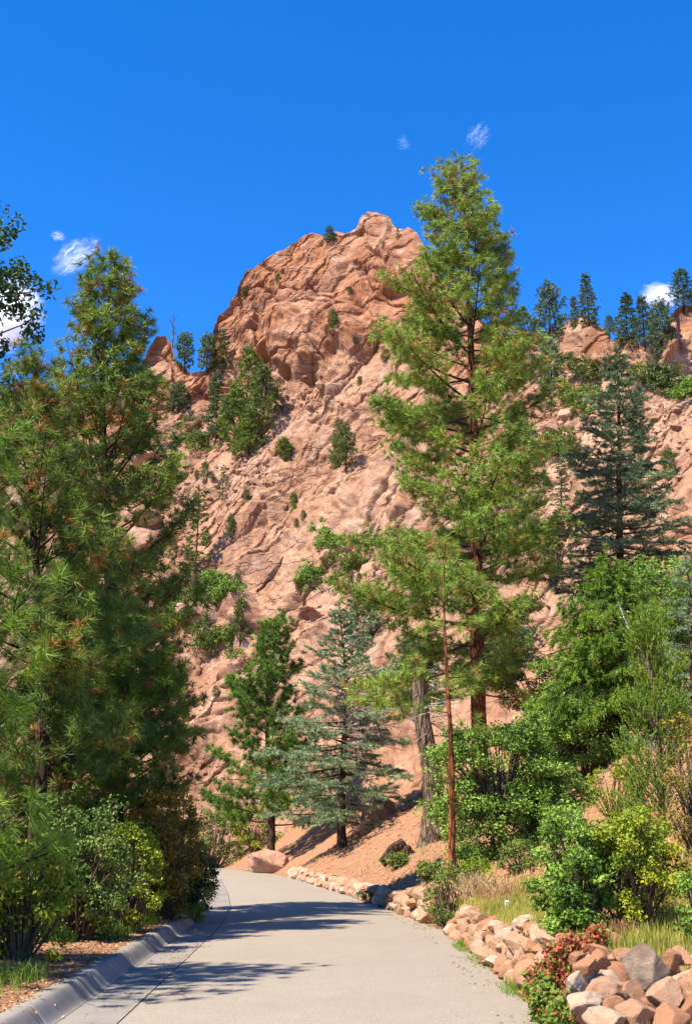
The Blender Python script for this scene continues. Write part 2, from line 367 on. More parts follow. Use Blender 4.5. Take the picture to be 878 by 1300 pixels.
def facets(p, amp, tilt, bias, seed, groove, wid=.06, tap=.15):
    global fine
    f1, f2, dv_, ids = worley(p, seed)
    nrm = (ids - .5) * 2 * tilt + np.array([0, 0, -bias]); wv = .35 + .65 * (fbm(Q * .09 + seed, 2, seed) > -.1)
    return amp * ((dv_ * nrm).sum(1) + (ids[:, 0] - .5) * .8 + .45) * sstep(0, tap, f2 - f1), groove * np.exp(-((f2 - f1) / wid) ** 2) * wv
def layer(wt, p, *a, **k):
    global disp, fine
    d_, g_ = facets(p, *a, **k); disp = disp + wt * d_; fine = fine - wt * g_
disp += 2.2 * fbm(Q * .035, 3, 31) + .7 * fbm(Q * .11, 3, 32)
mid = 1 - .6 * dome
jit = np.stack([crag(Q / 3.1, 201), crag(Q / 3.1, 202), crag(Q / 3.1, 203)], -1)
Sj = S + .55 * jit; Qj = Q + .7 * jit
pat = .55 + .9 * sstep(-.3, .4, fbm(Q * .05, 3, 98))
disp += mid * 2.0 * crag(turn(Sj, R(8), R(15)) / np.array([17.0, 9, 5.5]), 51)
disp += mid * 1.05 * crag(turn(Sj, R(-11), R(-25)) / np.array([8.0, 5, 2.7]), 52)
disp += mid * pat * .6 * crag(turn(Sj, R(14), R(38)) / np.array([3.6, 2.6, 1.4]), 57)
disp += pat * .40 * crag(turn(Qj, R(31), R(20)) / np.array([1.7, 1.4, 1.0]), 53)
disp += pat * .23 * crag(turn(Qj, R(-27), R(50)) / np.array([.8, .8, .55]), 58)
disp += dome * 2.2 * crag(turn(Qj, R(20), R(15)) / np.array([11.0, 9, 8]), 54)
disp += dome * .9 * crag(turn(Sj, R(25), R(-30)) / np.array([5.0, 4, 2.6]), 55)
disp += dome * .6 * crag(turn(Qj, R(-18), R(42)) / np.array([2.4, 2.2, 1.6]), 59)
lowl = sstep(330, 250, pxf) * sstep(560, 620, rwf)
disp += lowl * .8 * crag(turn(Qj, R(40), R(10)) / np.array([3.2, 2.6, 2.2]), 56)
def cracks(p, depth, wid, seed, wt):
    global fine
    f1, f2, _, _ = worley(p, seed); fine = fine - wt * depth * np.exp(-((f2 - f1) / wid) ** 2)
cracks(Sj / np.array([26.0, 9, 4.4]), 1.1, .03, 251, mid * (fbm(Q * .07, 2, 81) > -.05))
cracks(Sj / np.array([9.0, 5, 2.0]), .5, .05, 252, mid * (fbm(Q * .11, 2, 82) > .05))
cracks(Qj / np.array([9.0, 8, 7]), .8, .03, 253, dome)
fine += .06 * fbm(Q * 1.6, 3, 71)
# ledges: beds that step down to the lower right
bed = S[:, 2] / 6.5 + .25 * fbm(Q * .05, 2, 61); fr = bed - np.floor(bed)
disp += (1 - dome) * .22 * (1 - fr) * sstep(-.1, .35, fbm(Q * .045, 3, 62))
# single features: bulge of the red dome with its overhanging lip, hollows, the knob on the summit
def bulge(cx, cy, rx, ry, a, hard=1.0):
    q = ((pxf + 9 * jit[:, 0] - cx) / rx) ** 2 + ((rwf + 9 * jit[:, 1] - cy) / ry) ** 2; return a * np.clip(1 - q, 0, 1) ** hard
disp += bulge(395, 425, 80, 56, 3.6, .9) + bulge(470, 400, 60, 60, 2.0) + bulge(480, 288, 20, 20, 1.6, .6)
disp -= bulge(334, 452, 12, 9, 2.2, .7) + bulge(322, 400, 8, 40, 2.0) + bulge(361, 470, 9, 5, 2.2) + bulge(425, 455, 8, 7, .9)
disp -= bulge(470, 345, 16, 7, 1.3) + bulge(388, 775, 14, 9, 2.2, .6) + bulge(480, 770, 10, 9, 1.6)
disp += bulge(500, 362, 30, 14, 2.2, .6) + bulge(300, 770, 30, 24, 1.5)
disp -= bulge(395, 482, 70, 9, .6)
edge_fade = np.ones_like(rows); edge_fade[-6:] = np.linspace(.95, .6, 6)[:, None]
def blur(a):
    a = a.reshape(rows.shape).copy()
    for _ in range(1):
        a[1:-1] = .25 * a[:-2] + .5 * a[1:-1] + .25 * a[2:]; a[:, 1:-1] = .25 * a[:, :-2] + .5 * a[:, 1:-1] + .25 * a[:, 2:]
    return a.ravel()
disp = .62 * (disp + fine) * edge_fade.ravel(); Q = Q * .72
Pm = (Q + Nf * disp[:, None]).reshape(P0.shape)
# back side falling away behind the crest
back = []
last = Pm[-1]; outd = last[:, :2] / np.linalg.norm(last[:, :2], axis=1, keepdims=True)
for dd, dz in ((3, -.6), (10, -4), (30, -20), (70, -60), (140, -150)):
    back.append(np.concatenate([last[:, :2] + outd * dd, np.maximum(last[:, 2:] + dz, -6)], 1))
base_row = np.concatenate([Pm[0][:, :2] - 0 * outd, Pm[0][:, 2:] - 6], 1)
G = np.concatenate([base_row[None], Pm, np.array(back)], 0)
tz = np.concatenate([np.zeros(len(cpx))[None], dome.reshape(rows.shape), np.ones((5, len(cpx)))], 0)
mb = Buf(); mb.add(G, grid_faces(*G.shape[:2]), t=tz.ravel())
m = Mat('red granite cliff', .9, .15)
n1 = m.noise(.045, 5, .6); n2 = m.noise(.35, 6, .65); n3 = m.noise(2.6, 6, .7)
ns = m.noise(.5, 6, .7, m.coord((1, 1, .25)))
pale = m.ramp(n2, [(.28, (.25, .125, .07)), (.5, (.37, .205, .12)), (.7, (.46, .29, .19))])
orange = m.ramp(n2, [(.3, (.20, .078, .036)), (.5, (.33, .14, .066)), (.72, (.41, .22, .12))])
zf = m.attr(); zf2 = m.mix(m.ramp(n1, [(.4, 0.0), (.62, .45)]), zf, (1, 1, 1))
c = m.mix(zf2, pale, orange)
c = m.mix(m.ramp(ns, [(.52, 0.0), (.72, .5)]), c, (.20, .125, .095))
c = m.mix(m.ramp(n3, [(.32, .75), (.54, 0.0)]), c, (.15, .065, .04)); c = m.mix(m.ramp(m.noise(.12, 5, .65, m.coord((1, 1, .6))), [(.55, 0.0), (.68, .5)]), c, (.19, .11, .08)); c = m.mix(m.ramp(m.noise(.09, 4, .6, m.coord((1, 2, 1), (0, R(38), 0))), [(.5, 0.0), (.65, .3)]), c, (.50, .34, .235))
vc = m.n('ShaderNodeTexVoronoi', feature='DISTANCE_TO_EDGE'); vc.inputs['Scale'].default_value = 1.0
wv = m.n('ShaderNodeVectorMath', operation='ADD'); nw = m.n('ShaderNodeTexNoise'); nw.inputs['Scale'].default_value = .5; nw.inputs['Detail'].default_value = 3; m.l(m.coord(), nw.inputs['Vector'])
m.l(m.coord((.10, .4, .8), (0, R(38), 0)), wv.inputs[0]); m.l(nw.outputs['Color'], wv.inputs[1]); m.l(wv.outputs[0], vc.inputs['Vector'])
cmask = m.ramp(m.noise(.16, 3, .6), [(.42, 0.0), (.58, 1.0)])
crk = m.mix(cmask, (1, 1, 1), m.ramp(vc.outputs[0], [(0, 0.0), (.04, 1.0)]))
c = m.mix(m.mix(cmask, (0, 0, 0), m.ramp(vc.outputs[0], [(0, .5), (.04, 0.0)])), c, (.12, .06, .04))
sp_ = m.noise(1.1, 5, .75, m.coord((1, 1, 1), (0, R(38), 0)))
c = m.mix(m.ramp(sp_, [(.60, 0.0), (.68, .6)]), c, (.17, .11, .085)); c = m.mix(m.ramp(m.noise(.9, 6, .7), [(.55, 0.0), (.7, .45)]), c, (.56, .42, .33))
n5 = m.noise(9, 4, .7)
m.col(c); m.bump(m.mix(.3, m.mix(.35, n3, n5), crk), 1.0, .3)
m_rock = m.m
tag(obj('mountain', mb, m.m), 'steep rocky mountain of pink and orange granite under a blue sky', kind='structure')
def mspot(px, row):
    i = int(np.argmin(abs(cpx - px))); j = int(np.argmin(abs(rows[:, i] - row))); return Pm[j, i]

# ------------------------------------------------------------------ plants: generators
def unit(v): v = np.asarray(v, float); return v / (np.linalg.norm(v, axis=-1, keepdims=True) + 1e-9)
def tube(buf, pts, rad, ns=6, t=0.0, rough=0.0, rng=None, m=0):
    pts = np.asarray(pts, float); n = len(pts); tg = unit(np.gradient(pts, axis=0))
    ref = np.array([1.0, 0, 0]) if abs(tg[0][0]) < .8 else np.array([0, 1.0, 0])
    u = unit(np.cross(tg, ref)); v = np.cross(tg, u); a = np.linspace(0, 2 * np.pi, ns, endpoint=False)
    rr = np.asarray(rad, float)[:, None] * np.ones(ns)[None]
    if rough and rng is not None: rr = rr * (1 + rough * rng.uniform(-1, 1, rr.shape))
    ring = pts[:, None] + rr[..., None] * (np.cos(a)[None, :, None] * u[:, None] + np.sin(a)[None, :, None] * v[:, None])
    i = np.arange(n - 1)[:, None] * ns + np.arange(ns)[None]; j = np.arange(n - 1)[:, None] * ns + (np.arange(ns)[None] + 1) % ns
    F = np.stack([i, j, j + ns, i + ns], -1).reshape(-1, 4); buf.add(ring, F, t, m)
def brush(buf, rng, P, Dr, Lt, nl, n, w, ang, t, fwd=.5):
    P = np.asarray(P, float); Dr = unit(Dr); k = len(P)
    if k == 0: return
    a = rng.random((k, n)); D3 = Dr[:, None, :]
    base = P[:, None] + D3 * (a * np.asarray(Lt)[:, None])[..., None]
    u = unit(np.cross(np.broadcast_to(D3, (k, n, 3)), rng.normal(size=(k, n, 3))))
    th = ang * (1 - fwd * a) * rng.uniform(.6, 1.25, (k, n))
    d = np.cos(th)[..., None] * D3 + np.sin(th)[..., None] * u; d[..., 2] -= .08
    L = (np.asarray(nl)[:, None] * rng.uniform(.7, 1.15, (k, n)))[..., None]
    side = unit(np.cross(d, rng.normal(size=(k, n, 3)))) * (w / 2)
    V = np.stack([base + side, base - side, base + d * L], 2).reshape(-1, 3)
    F = np.arange(k * n * 3).reshape(-1, 3)
    tv = np.clip(np.asarray(t)[:, None] + rng.uniform(-.06, .06, (k, n)), 0, 1)
    buf.add(V, F, np.repeat(tv.ravel(), 3))
def leaves(buf, rng, P, size, t, up=.4, out=None, fold=.25):
    P = np.asarray(P, float); k = len(P)
    if k == 0: return
    n = rng.normal(size=(k, 3)); n[:, 2] += up * 1.5
    if out is not None: n += out * .9
    n = unit(n); a = unit(np.cross(n, rng.normal(size=(k, 3)))); b = np.cross(n, a)
    s = (size * rng.uniform(.5, 1.4, k))[:, None]
    V = np.stack([P - a * s * .5, P + b * s * .34 + n * s * fold * .4, P + a * s * .55 - n * s * .08, P - b * s * .34 + n * s * fold * .4], 1).reshape(-1, 3)
    i = np.arange(k) * 4
    F = np.concatenate([np.stack([i, i + 1, i + 2], -1), np.stack([i, i + 2, i + 3], -1)])
    buf.add(V, F, np.repeat(np.clip(t, 0, 1), 4))

def conifer(seed, H, r0, hb, Rf, nb, elf, curve, kind, size, nn, wn, lean=(0, 0), twd=3.2, brown=0.0, tmean=.45, start=.3, top_p=1.0, dead_low=0, wob=.15, droop=0.0, inner=0.0, asym=0.0, dens=.5):
    """trunk, limbs and needle buffers of one conifer, base at the origin"""
    rng = np.random.default_rng(seed); tr, br, fo = Buf(), Buf(), Buf()
    hh = np.linspace(-.6, H, 26); ph = rng.random(4) * 6
    def axis(h):
        q = np.asarray(h, float) / H
        return np.stack([lean[0] * q + wob * np.sin(q * 5 + ph[0]) * q, lean[1] * q + wob * np.sin(q * 4 + ph[1]) * q, np.asarray(h, float)], -1)
    rad = r0 * (1 - .93 * np.clip(hh / H, 0, 1)) ** .9 * (1 + .45 * np.exp(-np.clip(hh + .3, 0, None) / .45)); tube(tr, axis(hh), rad, 12, rough=.07, rng=rng)
    TP, TD, TL, TN, TT = [], [], [], [], []
    def tuft(p, d, s, tint): TP.append(p); TD.append(d); TL.append(s[0]); TN.append(s[1]); TT.append(tint)
    for i in range(nb):
        u = ((i + rng.random()) / nb) ** top_p; h = hb + u * (H - hb) * .985; az = i * 2.39996 + rng.normal() * .35
        L = Rf(u) * (rng.uniform(.5, 1.2) if u < .8 else rng.uniform(.55, .95)) * (1 - asym * math.cos(az) * (1 - .6 * u)); el = elf(u) + rng.normal() * .10
        if L < .12: L = .12
        nq = 6; pts = [axis(h)]; e = el; ws = rng.normal() * .12
        for q in range(nq):
            e2 = e + curve * q / nq; a2 = az + ws * q / nq
            pts.append(pts[-1] + np.array([math.cos(a2) * math.cos(e2), math.sin(a2) * math.cos(e2), math.sin(e2)]) * L / nq)
        pts = np.array(pts); rb = min(.013 * L + .006, .5 * r0 * (1 - .9 * h / H) + .006)
        tube(br, pts, np.linspace(rb, rb * .25, nq + 1), 5)
        if i < dead_low: continue
        bt = tmean + rng.normal() * .10
        st = start if u < .8 else start * .5
        nt_ = max(2, int(L * twd)); sg = 1
        for j in range(nt_ + 1):
            f = st + (1 - st) * (j + rng.random() * .6) / (nt_ + .3); f = min(f, 1.0)
            k = f * nq; k0 = min(int(k), nq - 1); p = pts[k0] + (pts[k0 + 1] - pts[k0]) * (k - k0); dr = unit(pts[k0 + 1] - pts[k0])
            sg = -sg; lt = (.30 * L * (1.15 - f) + size * 1.4) * rng.uniform(.6, 1.15)
            lat = unit(np.cross(dr, [0, 0, 1])) * sg; wv = rng.uniform(.5, 1.2); tdir = unit(dr + lat * wv + np.array([0, 0, rng.normal() * .25 + (.12 if kind == 'pine' else -droop)]))
            if j == nt_: tdir = dr; lt = size * .8
            if kind == 'pine':
                tube(br, [p, p + tdir * lt * .5, p + tdir * lt], [.007 + .003 * L / 3, .006, .004], 3)
                nt2 = max(1, int(lt / (size * dens)))
                for q in range(nt2):
                    g_ = 1 - q * dens * size / max(lt, 1e-3)
                    if g_ < .1: break
                    dd = unit(tdir + rng.normal(size=3) * .45 + np.array([0, 0, .45])); off = rng.normal(size=3) * size * .28; tb = bt + rng.normal() * .13
                    if rng.random() < brown * (1.6 if q > 0 else .3): tb = rng.uniform(.83, 1)
                    tuft(p + tdir * lt * g_ - dd * size * .25 + off, dd, (size * .35, size * .75 * rng.uniform(.8, 1.2)), min(tb, .68) if tb < .8 else tb)
                if rng.random() < inner:
                    dd = unit(rng.normal(size=3) + dr); tuft(p, dd, (size * .5, size * .7), rng.uniform(.1, .4))
            else:
                tdir = unit(tdir + np.array([0, 0, -droop * .6])); tb = min(bt + rng.normal() * .12, .68)
                if rng.random() < brown: tb = rng.uniform(.83, 1)
                tuft(p, tdir, (lt, size * .55), tb)
                for q in range(3):
                    if lt > size * .9:
                        f2 = rng.uniform(.35, .8); d2 = unit(tdir + np.cross(tdir, [0, 0, 1]) * rng.choice([-.9, .9]) + rng.normal(size=3) * .2 - np.array([0, 0, droop]))
                        tuft(p + tdir * lt * f2, d2, (lt * .5, size * .5), tb)
        if kind != 'pine': tuft(pts[2], unit(pts[-1] - pts[2]), (np.linalg.norm(pts[-1] - pts[2]), size * .5), min(bt, .68))
    for q in range(4 if kind == 'pine' else 2):
        tuft(axis(H - q * size * .45), unit(np.array([rng.normal() * .2, rng.normal() * .2, 1])), (size * (.4 if kind == 'pine' else 1.5), size * .75), min(tmean + .1, .66))
    fo_t = np.array(TT)
    brush(fo, rng, np.array(TP), np.array(TD), np.array(TL), np.array(TN), nn, wn, 1.55 if kind == 'pine' else 1.0, fo_t, .4 if kind == 'pine' else .2)
    return tr, br, fo
def plant(name, label, cat, loc, bufs, mats, group=None, rz=0):
    t = thing(name, label, cat, loc, rz, group); tr, br, fo = bufs
    k = obj('trunk', tr, mats[0], t, smooth=True)
    if br.n: tag(obj('branches', br, mats[1], k), kind='stuff')
    if fo is not None and fo.n: obj('crown', fo, mats[2], t)
    return t

def clumpy(seed, W, Dp, H, ncl, nleaf, lsize, crad=.3, skirt=.1, tm=.5, shape=.9, hollow=.25, tvar=.16):
    """shrub of leaf clumps on a dome, with stems"""
    rng = np.random.default_rng(seed); st, fo = Buf(), Buf()
    for i in range(ncl):
        a = rng.random() * 2 * np.pi; q = rng.random() ** .5; z = skirt + (1 - skirt) * rng.random() ** .8
        prof = math.sqrt(max(0.02, 1 - ((z - .35) / .72) ** 2)) if z > .35 else .75 + .25 * z / .35
        rr = (hollow + (1 - hollow) * q) * prof ** shape * (1.22 if rng.random() < .18 else 1); z *= 1.14 if rng.random() < .12 else 1
        c = np.array([math.cos(a) * rr * W / 2, math.sin(a) * rr * Dp / 2, z * H])
        r = crad * rng.uniform(.5, 1.35)
        b0 = np.array([c[0] * .15, c[1] * .15, -.1]); mid = b0 * .5 + c * .5 + np.array([0, 0, .12 * H]) + rng.normal(size=3) * .05 * W
        tube(st, [b0, mid, c], [.012 + .012 * H / 2, .008 + .006 * H / 2, .004], 4)
        k = int(nleaf * rng.uniform(.6, 1.3)); v = unit(rng.normal(size=(k, 3))); rad = rng.random(k) ** .45
        P = c + v * (r * rad)[:, None] * np.array([1, 1, .75])
        P[:, 2] = np.maximum(P[:, 2], .02)
        t = tm + rng.normal() * tvar + rng.normal(size=k) * .12
        leaves(fo, rng, P, lsize, t, .35, v)
    return st, fo
def shrub(name, label, cat, loc, args, mat, group=None, rz=0):
    t = thing(name, label, cat, loc, rz, group); st, fo = clumpy(**args)
    tag(obj('stems', st, MB_['stem'], t), kind='stuff'); obj('foliage', fo, MF[mat], t); return t

# ------------------------------------------------------------------ big pines, right
def prof_pine(Rm, pw=.75, belly=.25):
    return lambda u: Rm * (min(1, .55 + u / belly * .45) if u < belly else max(.06, (1 - (u - belly) / (1 - belly)) ** pw))
x, y, z = spot(612, 45); top = at(590, 208, 45)
H = top[2] - z
plant('ponderosa_pine', 'tallest pine on the right of the road, red plated trunk, top above the cliff', 'tree', (x, y, z),
      conifer(101, H, .33, 4.0, lambda u: np.interp(u, [0, .15, .35, .55, .7, .84, .91, .97, 1], [3.6, 4.2, 4.1, 3.6, 3.3, 2.8, 2.0, 1.1, .5]), 142, lambda u: -.12 + .75 * u ** 1.3, .45, 'pine', .39, 25, .03, asym=.28, lean=(top[0] - x, 0), twd=5.2, dens=.5, brown=.05, tmean=.55, start=.32, top_p=1.02),
      (MB_['ponderosa'], MB_['darkbark'], MF['sunpine']))
x, y, z = spot(572, 30.5); top = at(566, 690, 31)
plant('young_pine', 'thin red stem of a young pine just left of the oak on the dirt slope', 'tree', (x, y, z),
      conifer(102, top[2] - z, .095, 3.6, lambda u: np.interp(u, [0, .2, .5, 1], [1.5, 1.2, .8, .3]), 12, lambda u: .0 + .5 * u, .4, 'pine', .32, 60, .013, lean=(top[0] - x, 0), twd=2.4, brown=.04, tmean=.62, start=.45),
      (MB_['ponderosa'], MB_['darkbark'], MF['sunpine']))
# old trunk
x, y, z = spot(550, 43)
tr, br = Buf(), Buf(); rng = np.random.default_rng(5)
hh = np.linspace(-.5, 5.6, 22); tube(tr, np.stack([.12 * np.sin(hh) - .05 * hh, .1 * np.cos(hh * 1.3), hh], -1), (.40 * (1 - .06 * hh)) * (1 + .55 * np.exp(-np.clip(hh + .4, 0, None) / .5)), 20, rough=.10, rng=rng)
for i in range(5):
    a = rng.uniform(0, 6.28); tube(tr, [[.25 * math.cos(a), .25 * math.sin(a), .35], [.7 * math.cos(a), .7 * math.sin(a), .0 + .35 * math.cos(a)], [1.25 * math.cos(a), 1.25 * math.sin(a), -.25 + .55 * math.cos(a)]], [.16, .11, .04], 7, rough=.1, rng=rng)
for i in range(26):
    a = rng.uniform(0, 6.28); h = rng.uniform(3.6, 5.6); L = rng.uniform(.5, 1.6); e = rng.uniform(-.4, .3)
    d = np.array([math.cos(a) * math.cos(e), math.sin(a) * math.cos(e), math.sin(e)]); p = np.array([0, 0, h])
    tube(br, [p, p + d * L * .5, p + d * L + np.array([0, 0, -.15])], [.03, .018, .006], 4)
    for j in range(5):
        q = p + d * L * rng.uniform(.3, 1); tube(br, [q, q + unit(d + rng.normal(size=3) * .8) * .4], [.008, .003], 3)
t = thing('old_tree', 'thick old grey-brown trunk with dead twigs leaning over the dirt slope', 'tree', (x, y, z))
k = obj('trunk', tr, MB_['greybark'], t, smooth=True); tag(obj('branches', br, MB_['dead'], k), kind='stuff')

x, y, z = spot(524, 42); lg = Buf(); rng = np.random.default_rng(15)
for q in range(5):
    a = rng.uniform(2.2, 4.2); tube(lg, [[.1 * q - .3, 0, .35 - .1 * q], [.1 * q - .3 + .45 * math.cos(a), .2 * math.sin(a), .15 - .1 * q], [.1 * q - .3 + .9 * math.cos(a), .35 * math.sin(a), -.25 - .12 * q]], [.2, .16, .08], 9, rough=.22, rng=rng)
tag(obj('root_stump', lg, MB_['darkbark'], loc=(x, y, z)), 'dark charred root stump at the left foot of the old trunk', 'stump')
# mid distance pine and blue spruce by the bend
x, y, z = spot(343, 66); top = at(345, 795, 66)
plant('pine_tree', 'mid-sized dark green pine with bare lower trunk at the road bend', 'tree', (x, y, z),
      conifer(103, top[2] - z, .24, 2.2, lambda u: np.interp(u, [0, .15, .4, .75, .92, 1], [3.2, 3.3, 2.8, 2.1, 1.3, .6]), 74, lambda u: .05 + .75 * u, .55, 'pine', .42, 44, .028, twd=3.4, brown=.0, tmean=.42, start=.4, wob=.5),
      (MB_['darkbark'], MB_['darkbark'], MF['darkpine']))
x, y, z = spot(434, 58); top = at(444, 772, 58)
b3 = conifer(104, top[2] - z, .22, 1.3, lambda u: np.interp(u, [0, .2, .5, .65, .75, .9, 1], [3.0, 3.6, 3.4, 2.5, 1.5, .8, .3]), 100, lambda u: -.12 + .9 * max(0, u - .3), .15, 'spruce', .29, 34, .036, twd=3.6, brown=.03, tmean=.62, start=.2, wob=.3)
t = plant('blue_spruce', 'broad grey-blue spruce with dead grey twigs beside the road bend', 'tree', (x, y, z), b3, (MB_['darkbark'], MB_['darkbark'], MF['blue']))
db = Buf(); rng = np.random.default_rng(8)
for i in range(90):
    a = rng.normal() * .8 - .9; h = rng.uniform(4.2, 8.2); L = rng.uniform(2.0, 3.4); e = rng.uniform(-.3, .5); d = np.array([math.cos(a) * math.cos(e), math.sin(a) * math.cos(e), math.sin(e)])
    p = np.array([0, 0, h]); tube(db, [p, p + d * L * .6, p + d * L], [.03, .02, .008], 3)
    for j in range(9):
        q = p + d * L * rng.uniform(.35, 1); tube(db, [q, q + unit(d + rng.normal(size=3) * .7) * rng.uniform(.3, .7)], [.014, .005], 3)
tag(obj('dead_twigs', db, MB_['dead'], t), kind='stuff')
# dark spruce on the right
x, y, z = spot(806, 50); top = at(779, 447, 50)
plant('spruce_tree', 'dark blue-green spruce with pale top standing against the right hand slope', 'tree', (x, y, z),
      conifer(105, top[2] - z, .24, 5.2, lambda u: np.interp(u, [0, .12, .5, .72, .8, 1], [2.8, 3.0, 2.2, 1.5, 1.25, .3]), 135, lambda u: -.18 + .5 * u, .2, 'spruce', .27, 34, .031, lean=(top[0] - x, 0), twd=4.6, tmean=.36, start=.12),
      (MB_['darkbark'], MB_['darkbark'], MF['blue']))
# drooping conifer, right
x, y, z = spot(800, 36); top = at(775, 705, 36)
plant('fir_tree', 'drooping bright-tipped fir in front of the dark spruce at right', 'tree', (x, y, z),
      conifer(106, top[2] - z, .2, 1.6, lambda u: np.interp(u, [0, .3, .7, 1], [2.6, 2.7, 1.9, .4]), 120, lambda u: -.1 + .3 * u, -.5, 'spruce', .25, 34, .027, lean=(top[0] - x, 0), twd=4.4, tmean=.5, start=.2, droop=.55),
      (MB_['darkbark'], MB_['darkbark'], MF['juniper']))
x, y, z = spot(866, 31)
plant('small_spruce', 'small teal spruce at the right edge behind the sunlit bush', 'tree', (x + .6, y, z),
      conifer(107, 5.2, .1, .3, lambda u: 1.5 * (1 - u) ** .8 + .1, 50, lambda u: -.05 + .4 * u, .1, 'spruce', .2, 30, .022, twd=3.4, tmean=.5, start=.2),
      (MB_['darkbark'], MB_['darkbark'], MF['blue']))
# upright juniper
x, y, z = spot(842, 24)
rng = np.random.default_rng(9); tr, br, fo = Buf(), Buf(), Buf(); TP, TD, TL, TN, TT = [], [], [], [], []
tube(tr, [[0, 0, -.3], [.05, 0, 1.5], [0, 0, 4.3]], [.08, .06, .015], 8)
for i in range(170):
    h = rng.uniform(.3, 4.4); a = rng.uniform(0, 6.28); rr = .72 * (1 - (h / 4.9) ** 2) * rng.uniform(.4, 1); p = np.array([math.cos(a) * rr, math.sin(a) * rr, h]); d = unit(np.array([math.cos(a) * .35, math.sin(a) * .35, 1]))
    tube(br, [[0, 0, max(0, h - .5)], p], [.01, .004], 3); tt_ = rng.uniform(.3, .8)
    for j in range(7): TP.append(p + rng.normal(size=3) * .10); TD.append(unit(d + rng.normal(size=3) * .35)); TL.append(.32); TN.append(.06); TT.append(tt_ + rng.normal() * .1)
brush(fo, rng, np.array(TP), np.array(TD), np.array(TL), np.array(TN), 34, .018, .6, np.array(TT), .2)
plant('juniper', 'upright feathery yellow-green juniper at right behind the sunlit bush', 'tree', (x, y, z), (tr, br, fo), (MB_['stem'], MB_['stem'], MF['juniper']))
# bleached dead branch leaning in the trees
p0 = at(798, 800, 33); p1 = at(840, 905, 33.5); bb = Buf(); c0 = p1 * .5 + p0 * .5 + np.array([.12, 0, .05])
tube(bb, np.array([p0 + (p0 - p1) * .35, p0, c0, p1, p1 + (p1 - p0) * 1.5]) - p1, [.012, .022, .035, .045, .06], 6)
for q in (.2, .5, .8): a_ = p0 * (1 - q) + p1 * q - p1; tube(bb, [a_, a_ + np.array([.25, -.1, .22 - .3 * q])], [.014, .004], 4)
tag(obj('dead_branch', bb, MB_['white'], loc=tuple(p1)), 'bleached bare branch leaning down through the right hand trees', 'branch')

# oaks and bushes on the bank
def oak(seed, label, px, d, toprow, W, Dp, ncl, nleaf, ls, cr_, mat, base_h, tm=.55, name='oak_tree', group=None):
    x, y, z = spot(px, d); H = at(px, toprow, d)[2] - z
    rng = np.random.default_rng(seed); tr, br, fo = Buf(), Buf(), Buf()
    for s_ in range(3):
        a = s_ * 2.1 + rng.random(); tube(tr, [[.08 * math.cos(a), .08 * math.sin(a), -.3], [.25 * math.cos(a), .25 * math.sin(a), H * .3], [.5 * math.cos(a), .5 * math.sin(a), H * .6]], [.07, .055, .03], 7, rough=.08, rng=rng)
    for i in range(ncl):
        a = rng.random() * 6.283; q = rng.random() ** .45; zz = base_h + (1 - base_h) * rng.random()
        pr = math.sqrt(max(.03, 1 - ((zz - .5) / .56) ** 2)); rr = (.2 + .8 * q) * pr
        c = np.array([math.cos(a) * rr * W / 2, math.sin(a) * rr * Dp / 2, zz * H]); r = cr_ * rng.uniform(.6, 1.3)
        b0 = np.array([.3 * math.cos(a), .3 * math.sin(a), H * rng.uniform(.25, .5)]); tube(br, [b0, (b0 + c) / 2 + [0, 0, .15], c], [.03, .018, .005], 4)
        k = int(nleaf * rng.uniform(.6, 1.3)); v = unit(rng.normal(size=(k, 3))); P = c + v * (r * rng.random(k) ** .5)[:, None] * np.array([1, 1, .6])
        leaves(fo, rng, P, ls, tm + rng.normal() * .15 + rng.normal(size=k) * .12, .7, v)
    return plant(name, label, 'tree', (x, y, z), (tr, br, fo), (MB_['stem'], MB_['stem'], MF[mat]), group)
oak(201, 'rounded green oak on the bank right of the thin pine stem', 632, 32, 925, 4.0, 3.0, 150, 190, .08, .42, 'oak', .02)
oak(205, 'dense green oak between the rounded oak and the round bush on the bank', 690, 33.5, 985, 3.2, 2.6, 110, 190, .085, .4, 'oak', .02, .5)
oak(202, 'larger light green oak higher on the bank below the fir', 752, 37, 868, 4.4, 3.4, 150, 190, .085, .45, 'oak', .12, .6)
oak(203, 'leafy tree at the far right edge above the juniper', 862, 40, 715, 3.6, 3.4, 90, 170, .10, .5, 'oak', .3, .5)
oak(204, 'low green oak on the slope between the tall pine and the fir', 700, 47, 835, 4.0, 3.0, 60, 130, .12, .5, 'oak', .1, .5)
x, y, z = spot(762, 14.9)
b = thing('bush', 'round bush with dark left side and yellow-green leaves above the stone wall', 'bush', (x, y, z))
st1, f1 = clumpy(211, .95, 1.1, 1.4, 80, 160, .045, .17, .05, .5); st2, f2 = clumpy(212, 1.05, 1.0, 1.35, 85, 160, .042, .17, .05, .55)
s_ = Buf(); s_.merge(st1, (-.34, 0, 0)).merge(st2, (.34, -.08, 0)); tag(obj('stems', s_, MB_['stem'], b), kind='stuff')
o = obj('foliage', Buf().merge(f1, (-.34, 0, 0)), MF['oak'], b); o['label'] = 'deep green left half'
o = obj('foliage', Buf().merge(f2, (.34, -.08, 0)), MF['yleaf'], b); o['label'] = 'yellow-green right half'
x, y, z = spot(870, 19.5); shrub('twiggy_shrub', 'twiggy olive shrub with bare stems at the right edge', 'shrub', (x + .25, y, z), dict(seed=213, W=1.2, Dp=1.2, H=2.3, ncl=60, nleaf=60, lsize=.05, crad=.2), 'gold')
x, y, z = spot(868, 13.4); shrub('leafy_shrub', 'low leafy shrub with some red leaves beside the big grey boulder', 'shrub', (x + .12, y, z), dict(seed=214, W=.5, Dp=.6, H=.75, ncl=22, nleaf=60, lsize=.05, crad=.13), 'oak')
